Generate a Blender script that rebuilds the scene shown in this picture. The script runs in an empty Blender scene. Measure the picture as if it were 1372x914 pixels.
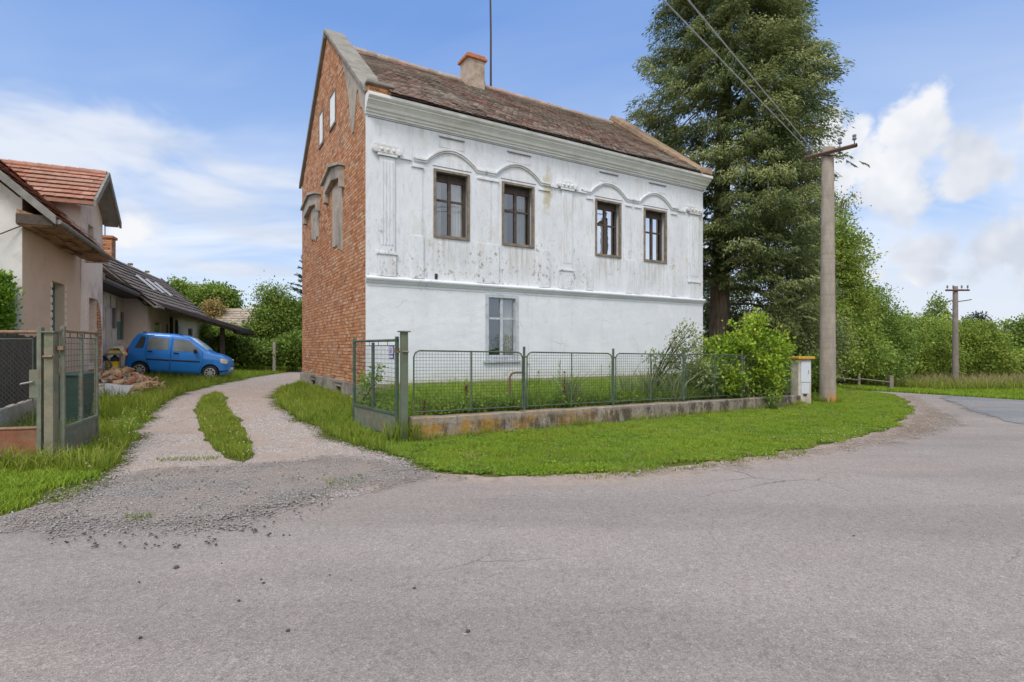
import bpy, bmesh, math, random
import numpy as np
from mathutils import Vector, Matrix, noise as mnoise
from mathutils.geometry import delaunay_2d_cdt

random.seed(7)
rng = np.random.default_rng(7)
scene = bpy.context.scene
COL = scene.collection
PI = math.pi

# ------------------------------------------------------------------ layout
FPX, CX, HY, CH = 715.0, 686.0, 466.0, 1.5      # focal length etc. measured on the photograph

def sm(t):
    t = np.clip(t, 0, 1)
    return t * t * (3 - 2 * t)

def zt(x, y):
    x = np.asarray(x, float); y = np.asarray(y, float)
    z = 0.22 * sm((y - 7) / 7) * sm((3 - x) / 8)
    z = z + 0.25 * sm((-x - 10) / 5) * sm((y - 10) / 7)
    z = z - 0.75 * sm((x - 9) / 15) * sm((y - 8) / 16)
    return z

def at(px, py):
    D = 8.0
    for _ in range(60):
        x = D * (px - CX) / FPX
        n = (CH - float(zt(x, D))) * FPX / (py - HY)
        D = .5 * D + .5 * n
    return (D * (px - CX) / FPX, D)

def ray(px, D):
    return (D * (px - CX) / FPX, D)

# ------------------------------------------------------------------ materials
class G:
    def __init__(s, name):
        s.m = bpy.data.materials.new(name); s.m.use_nodes = True
        s.nt = s.m.node_tree; s.nt.nodes.clear()
        s.out = s.n('ShaderNodeOutputMaterial'); s.b = s.n('ShaderNodeBsdfPrincipled')
        s.nt.links.new(s.b.outputs[0], s.out.inputs[0])
        s._c = None
    def n(s, t, **kw):
        nd = s.nt.nodes.new(t)
        for k, v in kw.items():
            if k in nd.inputs: s.set(nd.inputs[k], v)
            else: setattr(nd, k, v)
        return nd
    def set(s, sock, v):
        if isinstance(v, bpy.types.NodeSocket): s.nt.links.new(v, sock)
        else:
            if sock.type == 'RGBA' and not hasattr(v, '__len__'): v = (v, v, v, 1)
            if sock.type == 'RGBA' and len(v) == 3: v = (*v, 1)
            sock.default_value = v
    def co(s):
        if s._c is None: s._c = s.n('ShaderNodeTexCoord').outputs['Object']
        return s._c
    def mapped(s, scale=(1, 1, 1), loc=(0, 0, 0), vec=None):
        return s.n('ShaderNodeMapping', Vector=vec or s.co(), Scale=scale, Location=loc).outputs[0]
    def sep(s, vec=None):
        o = s.n('ShaderNodeSeparateXYZ', Vector=vec or s.co()).outputs
        return o[0], o[1], o[2]
    def comb(s, x, y, z):
        return s.n('ShaderNodeCombineXYZ', X=x, Y=y, Z=z).outputs[0]
    def noise(s, sc, det=4, ro=.6, vec=None, dist=0):
        return s.n('ShaderNodeTexNoise', Vector=vec or s.co(), Scale=sc, Detail=det, Roughness=ro, Distortion=dist).outputs['Fac']
    def vor(s, sc, vec=None, out='Distance', feature='F1'):
        return s.n('ShaderNodeTexVoronoi', Vector=vec or s.co(), Scale=sc, feature=feature).outputs[out]
    def ramp(s, f, *stops):
        nd = s.n('ShaderNodeValToRGB', Fac=f); e = nd.color_ramp.elements
        while len(e) < len(stops): e.new(.5)
        for i, (p, c) in enumerate(stops):
            e[i].position = p
            e[i].color = (c, c, c, 1) if not hasattr(c, '__len__') else (*c, 1)
        return nd.outputs['Color']
    def mix(s, f, a, b, mode='MIX'):
        nd = s.n('ShaderNodeMix', data_type='RGBA', blend_type=mode)
        s.set(nd.inputs[0], f); s.set(nd.inputs[6], a); s.set(nd.inputs[7], b)
        return nd.outputs[2]
    def math(s, op, a, b=0, clamp=False):
        nd = s.n('ShaderNodeMath', operation=op, use_clamp=clamp)
        s.set(nd.inputs[0], a); s.set(nd.inputs[1], b)
        return nd.outputs[0]
    def step(s, v, lo, hi):
        nd = s.n('ShaderNodeMapRange', interpolation_type='SMOOTHSTEP')
        s.set(nd.inputs[0], v); nd.inputs[1].default_value = lo; nd.inputs[2].default_value = hi
        return nd.outputs[0]
    def attr(s, name, out='Fac'):
        return s.n('ShaderNodeAttribute', attribute_name=name).outputs[out]
    def bump(s, h, st=.5, d=.02):
        b = s.n('ShaderNodeBump', Height=h, Strength=st, Distance=d)
        s.set(s.b.inputs['Normal'], b.outputs[0])
    def done(s, col, rough=.85, metal=0, spec=.3):
        s.set(s.b.inputs['Base Color'], col); s.set(s.b.inputs['Roughness'], rough)
        s.b.inputs['Metallic'].default_value = metal
        s.b.inputs['Specular IOR Level'].default_value = spec
        return s.m

M = {}
def simple(name, col, rough=.7, metal=0, var=.25, sc=6, bump=.15, dirt=None, spec=.3):
    g = G(name)
    f = g.noise(sc, 5, .65)
    c = g.mix(g.ramp(f, (.3, 0), (.7, 1)), tuple(v * (1 - var) for v in col), tuple(min(1, v * (1 + var)) for v in col))
    if dirt:
        c = g.mix(g.ramp(g.noise(sc * .45, 6, .7), (.5, 0), (.64, 1)), c, dirt)
    if bump: g.bump(g.noise(sc * 8, 4), bump, .01)
    M[name] = g.done(c, rough, metal, spec)
    return M[name]

# road asphalt: worn, pinkish grey, fine aggregate
def mk_asphalt(name, base, tint, fray=0):
    g = G(name)
    big = g.noise(.35, 5, .6); mid = g.noise(2.2, 5, .65)
    c = g.mix(g.ramp(big, (.35, 0), (.65, 1)), base, tint)
    c = g.mix(g.ramp(mid, (.35, .22), (.62, 0)), c, tuple(v * .72 for v in base))
    # worn tracks that follow the lane, old patches
    trk = g.noise(1.0, 4, .55, vec=g.mapped((.16, .9, 1), (9, 2, 0)))
    c = g.mix(g.ramp(trk, (.40, .50), (.56, 0)), c, tuple(v * .68 for v in base))
    trk2 = g.noise(.7, 5, .6, vec=g.mapped((.3, .8, 1), (1, 7, 0)))
    c = g.mix(g.ramp(trk2, (.52, 0), (.66, .55)), c, (.345, .29, .255))
    w = g.noise(.8, 4, .6, vec=g.mapped((.25, 1, 1), (3, 1, 0)))
    c = g.mix(g.ramp(w, (.5, 0), (.66, .3)), c, tuple(v * .8 for v in tint))
    # aggregate: chips of different brightness in a dark binder
    va = g.n('ShaderNodeTexVoronoi', Vector=g.co(), Scale=130)
    chip = g.n('ShaderNodeSeparateXYZ', Vector=va.outputs['Color']).outputs[0]
    c = g.mix(.55, c, g.mix(1, c, g.ramp(chip, (.05, .55), (.45, .92), (.8, 1.06), (1, 1.55)), 'MULTIPLY'))
    vb = g.n('ShaderNodeTexVoronoi', Vector=g.co(), Scale=38)
    chip2 = g.n('ShaderNodeSeparateXYZ', Vector=vb.outputs['Color']).outputs[1]
    c = g.mix(.22, c, g.mix(1, c, g.ramp(chip2, (.06, .35), (.2, .95), (.9, 1.0), (.98, 1.6)), 'MULTIPLY'))
    c = g.mix(.6, c, g.mix(1, c, g.ramp(g.noise(160, 2, .7), (.3, .6), (.7, 1.35)), 'MULTIPLY'))
    # tar cracks
    ck = g.vor(.55, vec=g.mix(.18, g.co(), g.n('ShaderNodeTexNoise', Vector=g.co(), Scale=2.5, Detail=5).outputs['Color']), feature='DISTANCE_TO_EDGE')
    ckm = g.math('MULTIPLY', g.step(ck, .006, .0), g.ramp(g.noise(.5, 3), (.47, 0), (.60, .75)))
    c = g.mix(ckm, c, tuple(v * .35 for v in base))
    # crumbling edge: sandy towards the verge
    e = g.attr('edge')
    em = g.step(g.math('ADD', e, g.math('MULTIPLY', g.math('SUBTRACT', g.noise(1.6, 5), .5), 1.1)), .75, .05)
    sand = g.mix(g.ramp(g.noise(9, 4), (.35, 0), (.65, 1)), (.30, .22, .17), (.42, .34, .28))
    if not fray: c = g.mix(g.math('MULTIPLY', em, .8), c, sand)
    else: g.set(g.b.inputs['Alpha'], g.step(g.math('ADD', g.math('DIVIDE', e, fray), g.math('SUBTRACT', g.noise(5, 6, .7), .5)), .3, .4))
    h = g.math('ADD', g.noise(170, 3, .7), g.math('MULTIPLY', va.outputs['Distance'], 1.2))
    g.bump(h, .35, .010)
    M[name] = g.done(c, .88, 0, .25)
mk_asphalt('asphalt', (.320, .288, .268), (.355, .315, .290))
mk_asphalt('grey_asphalt', (.235, .24, .25), (.285, .29, .295), 1.2)

def mk_gravel(name, cols, sc=45, earth=(.25, .19, .14), fray=.5):
    g = G(name)
    v = g.n('ShaderNodeTexVoronoi', Vector=g.co(), Scale=sc)
    r = g.n('ShaderNodeSeparateXYZ', Vector=v.outputs['Color']).outputs[0]
    c = g.ramp(r, (0, cols[0]), (.35, cols[1]), (.75, cols[2]), (1, cols[3]))
    c = g.mix(g.ramp(v.outputs['Distance'], (.35, 0), (.75, .75)), c, tuple(x * .35 for x in cols[1]))
    p = g.noise(1.0, 7, .68)
    c = g.mix(g.ramp(p, (.43, 0), (.62, .8)), c, earth)
    p2 = g.noise(3.5, 5, .65)
    c = g.mix(g.ramp(p2, (.55, 0), (.75, .5)), c, tuple(x * .5 for x in cols[0]))
    g.bump(g.math('SUBTRACT', 1, v.outputs['Distance']), .7, .02)
    e = g.math('ADD', g.math('DIVIDE', g.attr('edge'), fray), g.math('MULTIPLY', g.math('SUBTRACT', g.noise(4, 4), .5), 1.2))
    e = g.math('ADD', e, g.math('MULTIPLY', g.math('SUBTRACT', r, .5), .9))
    g.set(g.b.inputs['Alpha'], g.step(e, .35, .45))
    M[name] = g.done(c, .95, 0, .15)
mk_gravel('drive_gravel', ((.34, .285, .25), (.46, .40, .365), (.56, .50, .465), (.70, .65, .62)), 55, (.38, .30, .245), .25)
mk_gravel('apron_gravel', ((.19, .178, .167), (.29, .272, .255), (.375, .352, .328), (.53, .50, .465)), 70, (.335, .275, .23), .55)
mk_gravel('shoulder_dirt', ((.30, .235, .19), (.38, .31, .255), (.46, .39, .33), (.54, .48, .42)), 60, (.28, .205, .155), .6)

def mk_ground():
    g = G('meadow_ground')
    c = g.mix(g.ramp(g.noise(.6, 5), (.35, 0), (.65, 1)), (.095, .125, .025), (.16, .18, .04))
    c = g.mix(g.ramp(g.noise(7, 5), (.5, 0), (.7, .6)), c, (.12, .10, .05))
    c = g.mix(g.ramp(g.noise(60, 3), (.35, .55), (.6, 0)), c, (.025, .035, .01))
    g.bump(g.noise(40, 5, .7), .8, .04)
    M['meadow_ground'] = g.done(c, .95, 0, .1)
mk_ground()
simple('garden_soil', (.09, .075, .045), .95, var=.4, sc=8, bump=.6)

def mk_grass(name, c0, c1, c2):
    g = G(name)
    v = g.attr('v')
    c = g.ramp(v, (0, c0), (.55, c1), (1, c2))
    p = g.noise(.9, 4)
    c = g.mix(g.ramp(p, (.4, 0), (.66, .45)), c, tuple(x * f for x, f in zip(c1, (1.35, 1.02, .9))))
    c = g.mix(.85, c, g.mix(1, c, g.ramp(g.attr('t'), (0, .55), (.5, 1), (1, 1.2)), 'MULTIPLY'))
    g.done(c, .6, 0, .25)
    tr = g.n('ShaderNodeBsdfTranslucent', Color=c)
    mx = g.n('ShaderNodeMixShader', Fac=.35)
    g.nt.links.new(g.b.outputs[0], mx.inputs[1]); g.nt.links.new(tr.outputs[0], mx.inputs[2])
    g.nt.links.new(mx.outputs[0], g.out.inputs[0])
    M[name] = g.m
mk_grass('lawn_blades', (.115, .225, .018), (.225, .365, .030), (.41, .46, .085))
mk_grass('rough_blades', (.11, .18, .018), (.22, .31, .035), (.42, .41, .11))
mk_grass('dry_blades', (.13, .16, .04), (.30, .28, .12), (.48, .41, .24))
mk_grass('garden_blades', (.085, .175, .018), (.20, .33, .035), (.38, .46, .07))
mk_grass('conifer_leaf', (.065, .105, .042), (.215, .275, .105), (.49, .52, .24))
mk_grass('conifer_light_leaf', (.085, .135, .03), (.20, .28, .05), (.37, .43, .09))
mk_grass('thuja_leaf', (.07, .16, .016), (.16, .32, .028), (.28, .46, .06))
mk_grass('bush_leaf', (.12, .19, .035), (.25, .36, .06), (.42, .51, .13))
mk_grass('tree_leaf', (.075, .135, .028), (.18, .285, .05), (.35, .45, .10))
mk_grass('bright_leaf', (.11, .20, .02), (.25, .40, .035), (.50, .56, .08))
mk_grass('grey_leaf', (.12, .17, .07), (.24, .31, .13), (.38, .44, .22))
mk_grass('ochre_leaf', (.20, .17, .06), (.34, .27, .10), (.46, .37, .16))
mk_grass('spruce_leaf', (.03, .05, .035), (.06, .09, .06), (.11, .14, .10))
mk_grass('red_leaf', (.09, .03, .015), (.16, .055, .03), (.25, .12, .06))
mk_grass('white_petal', (.6, .62, .55), (.75, .76, .7), (.85, .85, .8))

def mk_bark(name, a, b, sc=14):
    g = G(name)
    n1 = g.noise(sc, 6, .7, vec=g.mapped((1, 1, .12)))
    c = g.mix(g.ramp(n1, (.35, 0), (.65, 1)), a, b)
    c = g.mix(g.ramp(g.noise(2.5, 4), (.5, 0), (.7, .4)), c, tuple(x * .6 for x in a))
    g.bump(n1, .9, .05)
    M[name] = g.done(c, .95, 0, .1)
mk_bark('bark', (.17, .13, .105), (.36, .29, .24))
mk_bark('dark_bark', (.045, .038, .03), (.10, .085, .07))

# facade paint: white limewash, dirty and flaking on the upper storey
def mk_facade(name, upper=True):
    g = G(name)
    x, y, z = g.sep()
    base = g.mix(g.ramp(g.noise(1.2, 5), (.35, 0), (.65, 1)), (.655, .695, .75), (.735, .77, .82))
    if upper:
        stv = g.mapped((2.6, 2.6, .55))
        st = g.noise(1.5, 7, .72, vec=stv)
        base = g.mix(g.ramp(st, (.50, 0), (.68, .60)), base, (.54, .51, .465))
        st2 = g.noise(3.2, 7, .75, vec=g.mapped((3.2, 3.2, .45), (5, 1, 2)))
        base = g.mix(g.ramp(st2, (.56, 0), (.66, .45)), base, (.43, .42, .41))
        band = g.math('MULTIPLY', g.step(z, 5.0, 3.9), 1)
        spots = g.ramp(g.noise(9, 6, .75, vec=g.mapped((1, 1, .7))), (.55, 0), (.62, 1))
        zone = g.ramp(g.noise(.75, 3), (.44, 0), (.58, 1))
        sp = g.math('MULTIPLY', g.math('MULTIPLY', spots, zone), g.math('ADD', g.math('MULTIPLY', band, .75), .22))
        base = g.mix(sp, base, (.30, .26, .21))
        base = g.mix(g.math('MULTIPLY', g.ramp(g.noise(26, 4, .7, vec=g.mapped((1, 1, .35))), (.62, 0), (.70, .4)), zone), base, (.26, .25, .24))
        for w_ in UW:
            ins = g.math('MULTIPLY', g.step(x, w_[0] - .12, w_[0] + .08), g.step(x, w_[1] + .12, w_[1] - .08))
            zz_ = g.math('MULTIPLY', g.step(z, w_[2] - 1.25, w_[2] - .1), g.step(z, w_[2] + .02, w_[2] - .03))
            run = g.ramp(g.noise(3.2, 5, .7, vec=g.mapped((3.0, 1, .22), (w_[0], 0, 0))), (.42, 0), (.62, .62))
            base = g.mix(g.math('MULTIPLY', g.math('MULTIPLY', ins, zz_), run), base, (.40, .375, .34))
        # the ochre damp stain left of the middle pilaster
        dx = g.math('MULTIPLY', g.math('SUBTRACT', x, 5.17), 4.5)
        dz = g.math('MULTIPLY', g.math('SUBTRACT', z, 5.95), 1.15)
        rr = g.math('SQRT', g.math('ADD', g.math('MULTIPLY', dx, dx), g.math('MULTIPLY', dz, dz)))
        stn = g.step(g.math('ADD', rr, g.math('MULTIPLY', g.math('SUBTRACT', g.noise(3.5, 5, .7), .5), 1.9)), .95, .35)
        base = g.mix(g.math('MULTIPLY', stn, .75), base, (.47, .41, .27))
    else:
        st = g.noise(1.3, 6, .7, vec=g.mapped((.7, .7, 1.4)))
        base = g.mix(g.ramp(st, (.5, 0), (.72, .4)), base, (.585, .615, .655))
        base = g.mix(g.ramp(g.noise(5, 6, .7, vec=g.mapped((1.6, 1, .8))), (.62, 0), (.72, .35)), base, (.50, .50, .49))
        base = g.mix(g.math('MULTIPLY', g.step(g.math('ADD', z, g.math('MULTIPLY', g.noise(3, 6, .7), .7)), 1.45, .95), .5), base, (.52, .49, .43))
        base = g.mix(g.ramp(g.noise(2.4, 7, .75, vec=g.mapped((2, 2, .5), (4, 4, 1))), (.55, 0), (.68, .4)), base, (.55, .56, .575))
        ck = g.vor(.9, vec=g.mix(.25, g.co(), g.n('ShaderNodeTexNoise', Vector=g.co(), Scale=3, Detail=6).outputs['Color']), feature='DISTANCE_TO_EDGE')
        base = g.mix(g.math('MULTIPLY', g.step(ck, .007, .001), g.ramp(g.noise(.8, 3), (.50, 0), (.60, .6))), base, (.36, .35, .34))
    h = g.math('ADD', g.noise(5, 6, .6), g.math('MULTIPLY', g.noise(45, 4, .7), .35))
    g.bump(h, .5, .03)
    M[name] = g.done(base, .85, 0, .2)
mk_facade('lower_paint', False)
simple('cornice_paint', (.74, .745, .735), .85, var=.08, sc=2, bump=.2, dirt=(.62, .61, .575))
simple('molding_paint', (.69, .71, .735), .85, var=.09, sc=3, bump=.2, dirt=(.57, .565, .55))
simple('dark_line', (.22, .21, .20), .9)  # thin dark facade lines; on the plaques a painted shadow

def mk_brick(name, axis='x', cw=.29, ch=.075, warm=1.0):
    g = G(name)
    x, y, z = g.sep()
    u = y if axis == 'x' else x
    wob = g.math('MULTIPLY', g.math('SUBTRACT', g.noise(1.3, 3), .5), .035)
    vec = g.comb(u, g.math('ADD', z, wob), 0)
    bt = g.n('ShaderNodeTexBrick', Vector=vec, Scale=1)
    bt.inputs['Color1'].default_value = (0, 0, 0, 1); bt.inputs['Color2'].default_value = (1, 1, 1, 1)
    bt.inputs['Mortar'].default_value = (.5, .5, .5, 1)
    for k, v in (('Mortar Size', .011), ('Mortar Smooth', .25), ('Brick Width', .25), ('Row Height', .088), ('Bias', 0)):
        bt.inputs[k].default_value = v
    bc = g.ramp(bt.outputs['Color'], (0, (.38, .15, .075)), (.35, (.56, .245, .12)), (.7, (.66, .345, .19)), (1, (.70, .48, .32)))
    bc = g.mix(g.ramp(g.noise(2.2, 6, .7), (.44, 0), (.66, .7)), bc, (.70, .29, .11))
    bc = g.mix(g.ramp(g.noise(1.1, 6, .72, vec=g.mapped((1, 1.6, .7), (7, 3, 1))), (.55, 0), (.72, .55)), bc, (.33, .20, .14))
    bc = g.mix(g.ramp(g.noise(30, 4, .7), (.32, .55), (.5, 0)), bc, (.16, .07, .04))
    mort = g.mix(g.noise(4, 4), (.30, .24, .19), (.42, .34, .27))
    c = g.mix(bt.outputs['Fac'], bc, g.mix(g.ramp(g.noise(3, 4), (.35, .2), (.65, 1)), mort, (.15, .08, .05)))
    # missing bricks and weathered hollows
    hol = g.ramp(g.noise(6.5, 5, .75, vec=g.mapped((1, .8, 1.9))), (.585, 0), (.64, .85))
    c = g.mix(hol, c, (.13, .07, .045))
    # grey plaster smears
    c = g.mix(g.ramp(g.noise(1.7, 6, .75, vec=g.mapped((1, 1.2, .8), (2, 9, 4))), (.55, 0), (.68, .6)), c, (.46, .38, .31))
    hgt = g.math('SUBTRACT', g.math('SUBTRACT', 1, bt.outputs['Fac']), hol)
    g.bump(g.math('ADD', hgt, g.math('MULTIPLY', g.noise(18, 5, .7), .9)), .9, .03)
    M[name] = g.done(c, .92, 0, .15)
mk_brick('gable_brick', 'x')
mk_brick('front_brick', 'y')

simple('bare_plaster', (.40, .355, .30), .9, var=.18, sc=3, bump=.4, dirt=(.24, .22, .19))
simple('plinth_concrete', (.30, .275, .235), .95, var=.3, sc=2.5, bump=.6, dirt=(.17, .155, .13))
simple('sandy_plinth', (.36, .315, .25), .95, var=.25, sc=3, bump=.6, dirt=(.25, .22, .18))
simple('coping_concrete', (.27, .255, .225), .9, var=.2, sc=4, bump=.5, dirt=(.20, .185, .16))
simple('brick_coping', (.33, .235, .165), .9, var=.3, sc=5, bump=.6, dirt=(.33, .26, .16))
simple('brick_cap', (.42, .17, .085), .9, var=.25, sc=8, bump=.5)
simple('chimney_render', (.40, .33, .27), .9, var=.2, sc=4, bump=.5, dirt=(.26, .20, .16))
simple('white_board', (.80, .82, .85), .7, var=.04)
simple('old_wood', (.20, .165, .13), .85, var=.35, sc=9, bump=.4, dirt=(.27, .23, .18))
simple('dark_wood', (.085, .066, .055), .8, var=.3, sc=9, bump=.3)
simple('grey_frame', (.46, .50, .56), .7, var=.12, sc=9, bump=.2, dirt=(.36, .37, .39))
simple('room_wall', (.30, .27, .22), .9, var=.15, sc=2)
simple('lace_curtain', (.55, .54, .50), .9, var=.15, sc=3)
simple('mast_metal', (.06, .05, .048), .6, var=.2)

def mk_glass():
    g = G('window_glass')
    fr = g.n('ShaderNodeFresnel', IOR=1.6)
    gl = g.n('ShaderNodeBsdfGlossy', Color=(.72, .76, .82, 1), Roughness=.015)
    tr = g.n('ShaderNodeBsdfTransparent', Color=(.80, .84, .84, 1))
    b = g.n('ShaderNodeBump', Height=g.noise(2.5, 2), Strength=.06, Distance=.02)
    g.nt.links.new(b.outputs[0], gl.inputs['Normal'])
    mx = g.n('ShaderNodeMixShader', Fac=g.math('ADD', g.math('MULTIPLY', fr.outputs[0], 1.3), .15, True))
    g.nt.links.new(tr.outputs[0], mx.inputs[1]); g.nt.links.new(gl.outputs[0], mx.inputs[2])
    g.nt.links.new(mx.outputs[0], g.out.inputs[0])
    M['glass'] = g.m
mk_glass()

def mk_tile(name, cols, moss=(.16, .17, .12), mossy=.5):
    g = G(name)
    v = g.attr('v')
    n = len(cols)
    c = g.ramp(v, *[(i / (n - 1), k) for i, k in enumerate(cols)])
    c = g.mix(g.ramp(g.noise(1.0, 6, .7), (.38, 0), (.58, mossy)), c, moss)
    c = g.mix(g.ramp(g.noise(14, 5, .7), (.50, 0), (.68, .55)), c, tuple(x * .45 for x in cols[0]))
    g.bump(g.noise(30, 4, .7), .5, .01)
    M[name] = g.done(c, .9, 0, .15)
mk_tile('old_tile', ((.27, .195, .17), (.37, .25, .22), (.47, .305, .26), (.52, .44, .375)), (.39, .365, .315), .85)
mk_tile('red_tile', ((.34, .15, .105), (.44, .215, .155), (.50, .285, .215)), (.34, .24, .185), .5)
mk_tile('brown_tile', ((.145, .12, .105), (.20, .165, .145), (.255, .205, .175)), (.20, .175, .15), .4)
mk_tile('orange_tile', ((.25, .11, .065), (.33, .15, .09), (.38, .19, .12)), (.2, .14, .1), .4)
mk_tile('pale_tile', ((.33, .27, .22), (.40, .33, .27), (.46, .38, .31)), (.30, .27, .22), .5)

simple('fence_green', (.065, .105, .078), .6, var=.35, sc=9, bump=.2, dirt=(.15, .12, .085))
simple('fence_wire', (.055, .07, .06), .6, var=.25)
simple('rusty_green', (.155, .175, .135), .7, var=.3, sc=7, bump=.3, dirt=(.19, .145, .105))
simple('pillar_paint', (.205, .19, .135), .7, var=.25, sc=5, bump=.3, dirt=(.10, .13, .09))
simple('green_pillar', (.115, .145, .105), .7, var=.25, sc=5, bump=.3, dirt=(.16, .15, .10))
simple('rust_rail', (.24, .15, .10), .8, var=.3, sc=12, bump=.3)
simple('red_board', (.24, .10, .06), .85, var=.35, sc=5, bump=.3, dirt=(.14, .13, .08))
simple('galvanised', (.42, .43, .43), .45, metal=.6, var=.15)
simple('plate_blue', (.035, .045, .20), .4, var=.1)
simple('plate_white', (.50, .52, .66), .5, var=.06)

def mk_lowwall():
    g = G('lichen_wall')
    c = g.mix(g.ramp(g.noise(3, 6, .7), (.35, 0), (.65, 1)), (.22, .19, .155), (.34, .30, .25))
    c = g.mix(g.ramp(g.noise(5, 6, .75, vec=g.mapped((1, 1, .35), (4, 4, 0))), (.47, 0), (.56, .9)), c, (.075, .066, .055))
    x, y, z = g.sep()
    left = g.step(x, 5.5, .6)
    c = g.mix(g.math('MULTIPLY', g.ramp(g.noise(2.3, 6, .7, vec=g.mapped((1, 1, 1), (8, 2, 5))), (.44, 0), (.58, .85)), left), c, (.40, .215, .03))
    c = g.mix(g.ramp(g.noise(7, 6, .75, vec=g.mapped((1, 1, .5), (1, 7, 2))), (.58, 0), (.66, .7)), c, (.43, .41, .37))
    top = g.step(g.math('ADD', z, g.math('MULTIPLY', g.noise(7, 4), .1)), .28, .36)
    c = g.mix(g.math('MULTIPLY', top, .55), c, (.36, .31, .27))
    g.bump(g.noise(12, 7, .72), .9, .05)
    M['lichen_wall'] = g.done(c, .95, 0, .15)
mk_lowwall()

def mk_pole():
    g = G('pole_concrete')
    x, y, z = g.sep()
    c = g.mix(g.ramp(g.noise(5, 6, .7, vec=g.mapped((1, 1, .3))), (.35, 0), (.65, 1)), (.25, .215, .18), (.36, .32, .275))
    rings = g.noise(1, 4, .6, vec=g.mapped((.4, .4, 9)))
    c = g.mix(g.ramp(rings, (.5, 0), (.65, .35)), c, (.19, .16, .135))
    px = g.step(x, -.25, .2)
    lich = g.math('MULTIPLY', g.step(g.math('ADD', z, g.math('MULTIPLY', g.noise(5, 5), .55)), .62, .38), px)
    c = g.mix(lich, c, (.55, .22, .02))
    g.bump(g.noise(25, 5), .4, .01)
    M['pole_concrete'] = g.done(c, .9, 0, .2)
mk_pole()
simple('dark_pole', (.21, .18, .16), .9, var=.25, sc=4)
simple('rust_metal', (.15, .095, .075), .75, var=.35, sc=10, bump=.3)
simple('insulator', (.16, .17, .19), .3, var=.2)
simple('wire', (.42, .42, .42), .5, metal=.5)
simple('cabinet_body', (.52, .48, .42), .85, var=.15, sc=5, bump=.3, dirt=(.36, .31, .25))
simple('cabinet_door', (.56, .60, .67), .6, var=.06, sc=3)
simple('lichen_cap', (.50, .29, .045), .9, var=.3, sc=14, bump=.4)

simple('white_render', (.66, .645, .62), .9, var=.1, sc=1.4, bump=.35, dirt=(.42, .40, .37))
simple('beige_render', (.60, .49, .385), .9, var=.08, sc=1.2, bump=.35, dirt=(.52, .43, .34))
simple('pale_render', (.72, .655, .59), .9, var=.1, sc=1.3, bump=.35, dirt=(.44, .39, .34))
simple('dormer_render', (.64, .56, .515), .9, var=.08, sc=1.3, bump=.3)
simple('old_render', (.62, .54, .45), .9, var=.22, sc=1.6, bump=.4, dirt=(.20, .175, .15))
simple('cream_render', (.76, .64, .54), .9, var=.07, sc=1.5, bump=.2)
simple('barge_board', (.22, .215, .20), .8, var=.25, sc=5, bump=.3)
simple('soffit_board', (.33, .20, .115), .85, var=.4, sc=5, bump=.4, dirt=(.10, .065, .045))
simple('canopy_dark', (.045, .036, .034), .7, var=.3)
simple('teal_frame', (.12, .24, .25), .6, var=.15)
simple('red_door', (.16, .045, .03), .6, var=.2)
simple('green_door', (.09, .20, .17), .6, var=.2)
simple('dark_glass', (.05, .055, .06), .15, var=.2, bump=0, spec=.6)  # near-black glass colour of the small windows
simple('skylight', (.50, .52, .54), .35, var=.05)
simple('plank_dark', (.075, .062, .055), .9, var=.4, sc=6, bump=.4)
simple('footing', (.40, .38, .34), .95, var=.2, sc=4, bump=.5)

def mk_paint():
    g = G('car_blue')
    c = g.mix(g.ramp(g.noise(1.3, 3), (.4, 0), (.6, 1)), (.012, .195, .64), (.014, .21, .68))
    g.done(c, .38, .15, .5)
    g.b.inputs['Coat Weight'].default_value = .8; g.b.inputs['Coat Roughness'].default_value = .08
    M['car_blue'] = g.m
mk_paint()
simple('car_glass', (.05, .06, .065), .06, var=.1, bump=0, spec=.9)
simple('car_glass_light', (.17, .19, .20), .05, var=.30, sc=1.6, bump=0, spec=.8)
simple('car_screen', (.42, .56, .66), .1, var=.1, bump=0, spec=.9)
simple('tyre_rubber', (.022, .022, .022), .85, var=.2)
simple('hubcap', (.48, .48, .48), .4, metal=.5, var=.1)
simple('black_plastic', (.025, .028, .03), .6, var=.2)
simple('headlight', (.62, .58, .54), .15, var=.12, bump=0, spec=.8)
simple('tail_red', (.35, .012, .02), .2, var=.1, bump=0, spec=.6)
simple('car_white', (.66, .68, .70), .35, var=.03, bump=0)

simple('rubble_tan', (.52, .38, .24), .95, var=.3, sc=9, bump=.5)
simple('rubble_brick', (.46, .20, .115), .95, var=.35, sc=9, bump=.5)
simple('rubble_grey', (.40, .35, .30), .95, var=.25, sc=9, bump=.5)
simple('sheet_white', (.62, .64, .67), .6, var=.08, sc=4)
simple('bucket_yellow', (.72, .52, .02), .45, var=.06)
simple('cloth_yellow', (.62, .50, .20), .8, var=.15)
simple('hose_dark', (.05, .06, .06), .6, var=.2)
simple('shelf_grey', (.20, .19, .18), .7, var=.2)
simple('crumb_dark', (.075, .072, .07), .9, var=.3)
simple('stone_pale', (.42, .39, .36), .9, var=.3, sc=20)
simple('bin_green', (.03, .07, .055), .6, var=.2)

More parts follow.
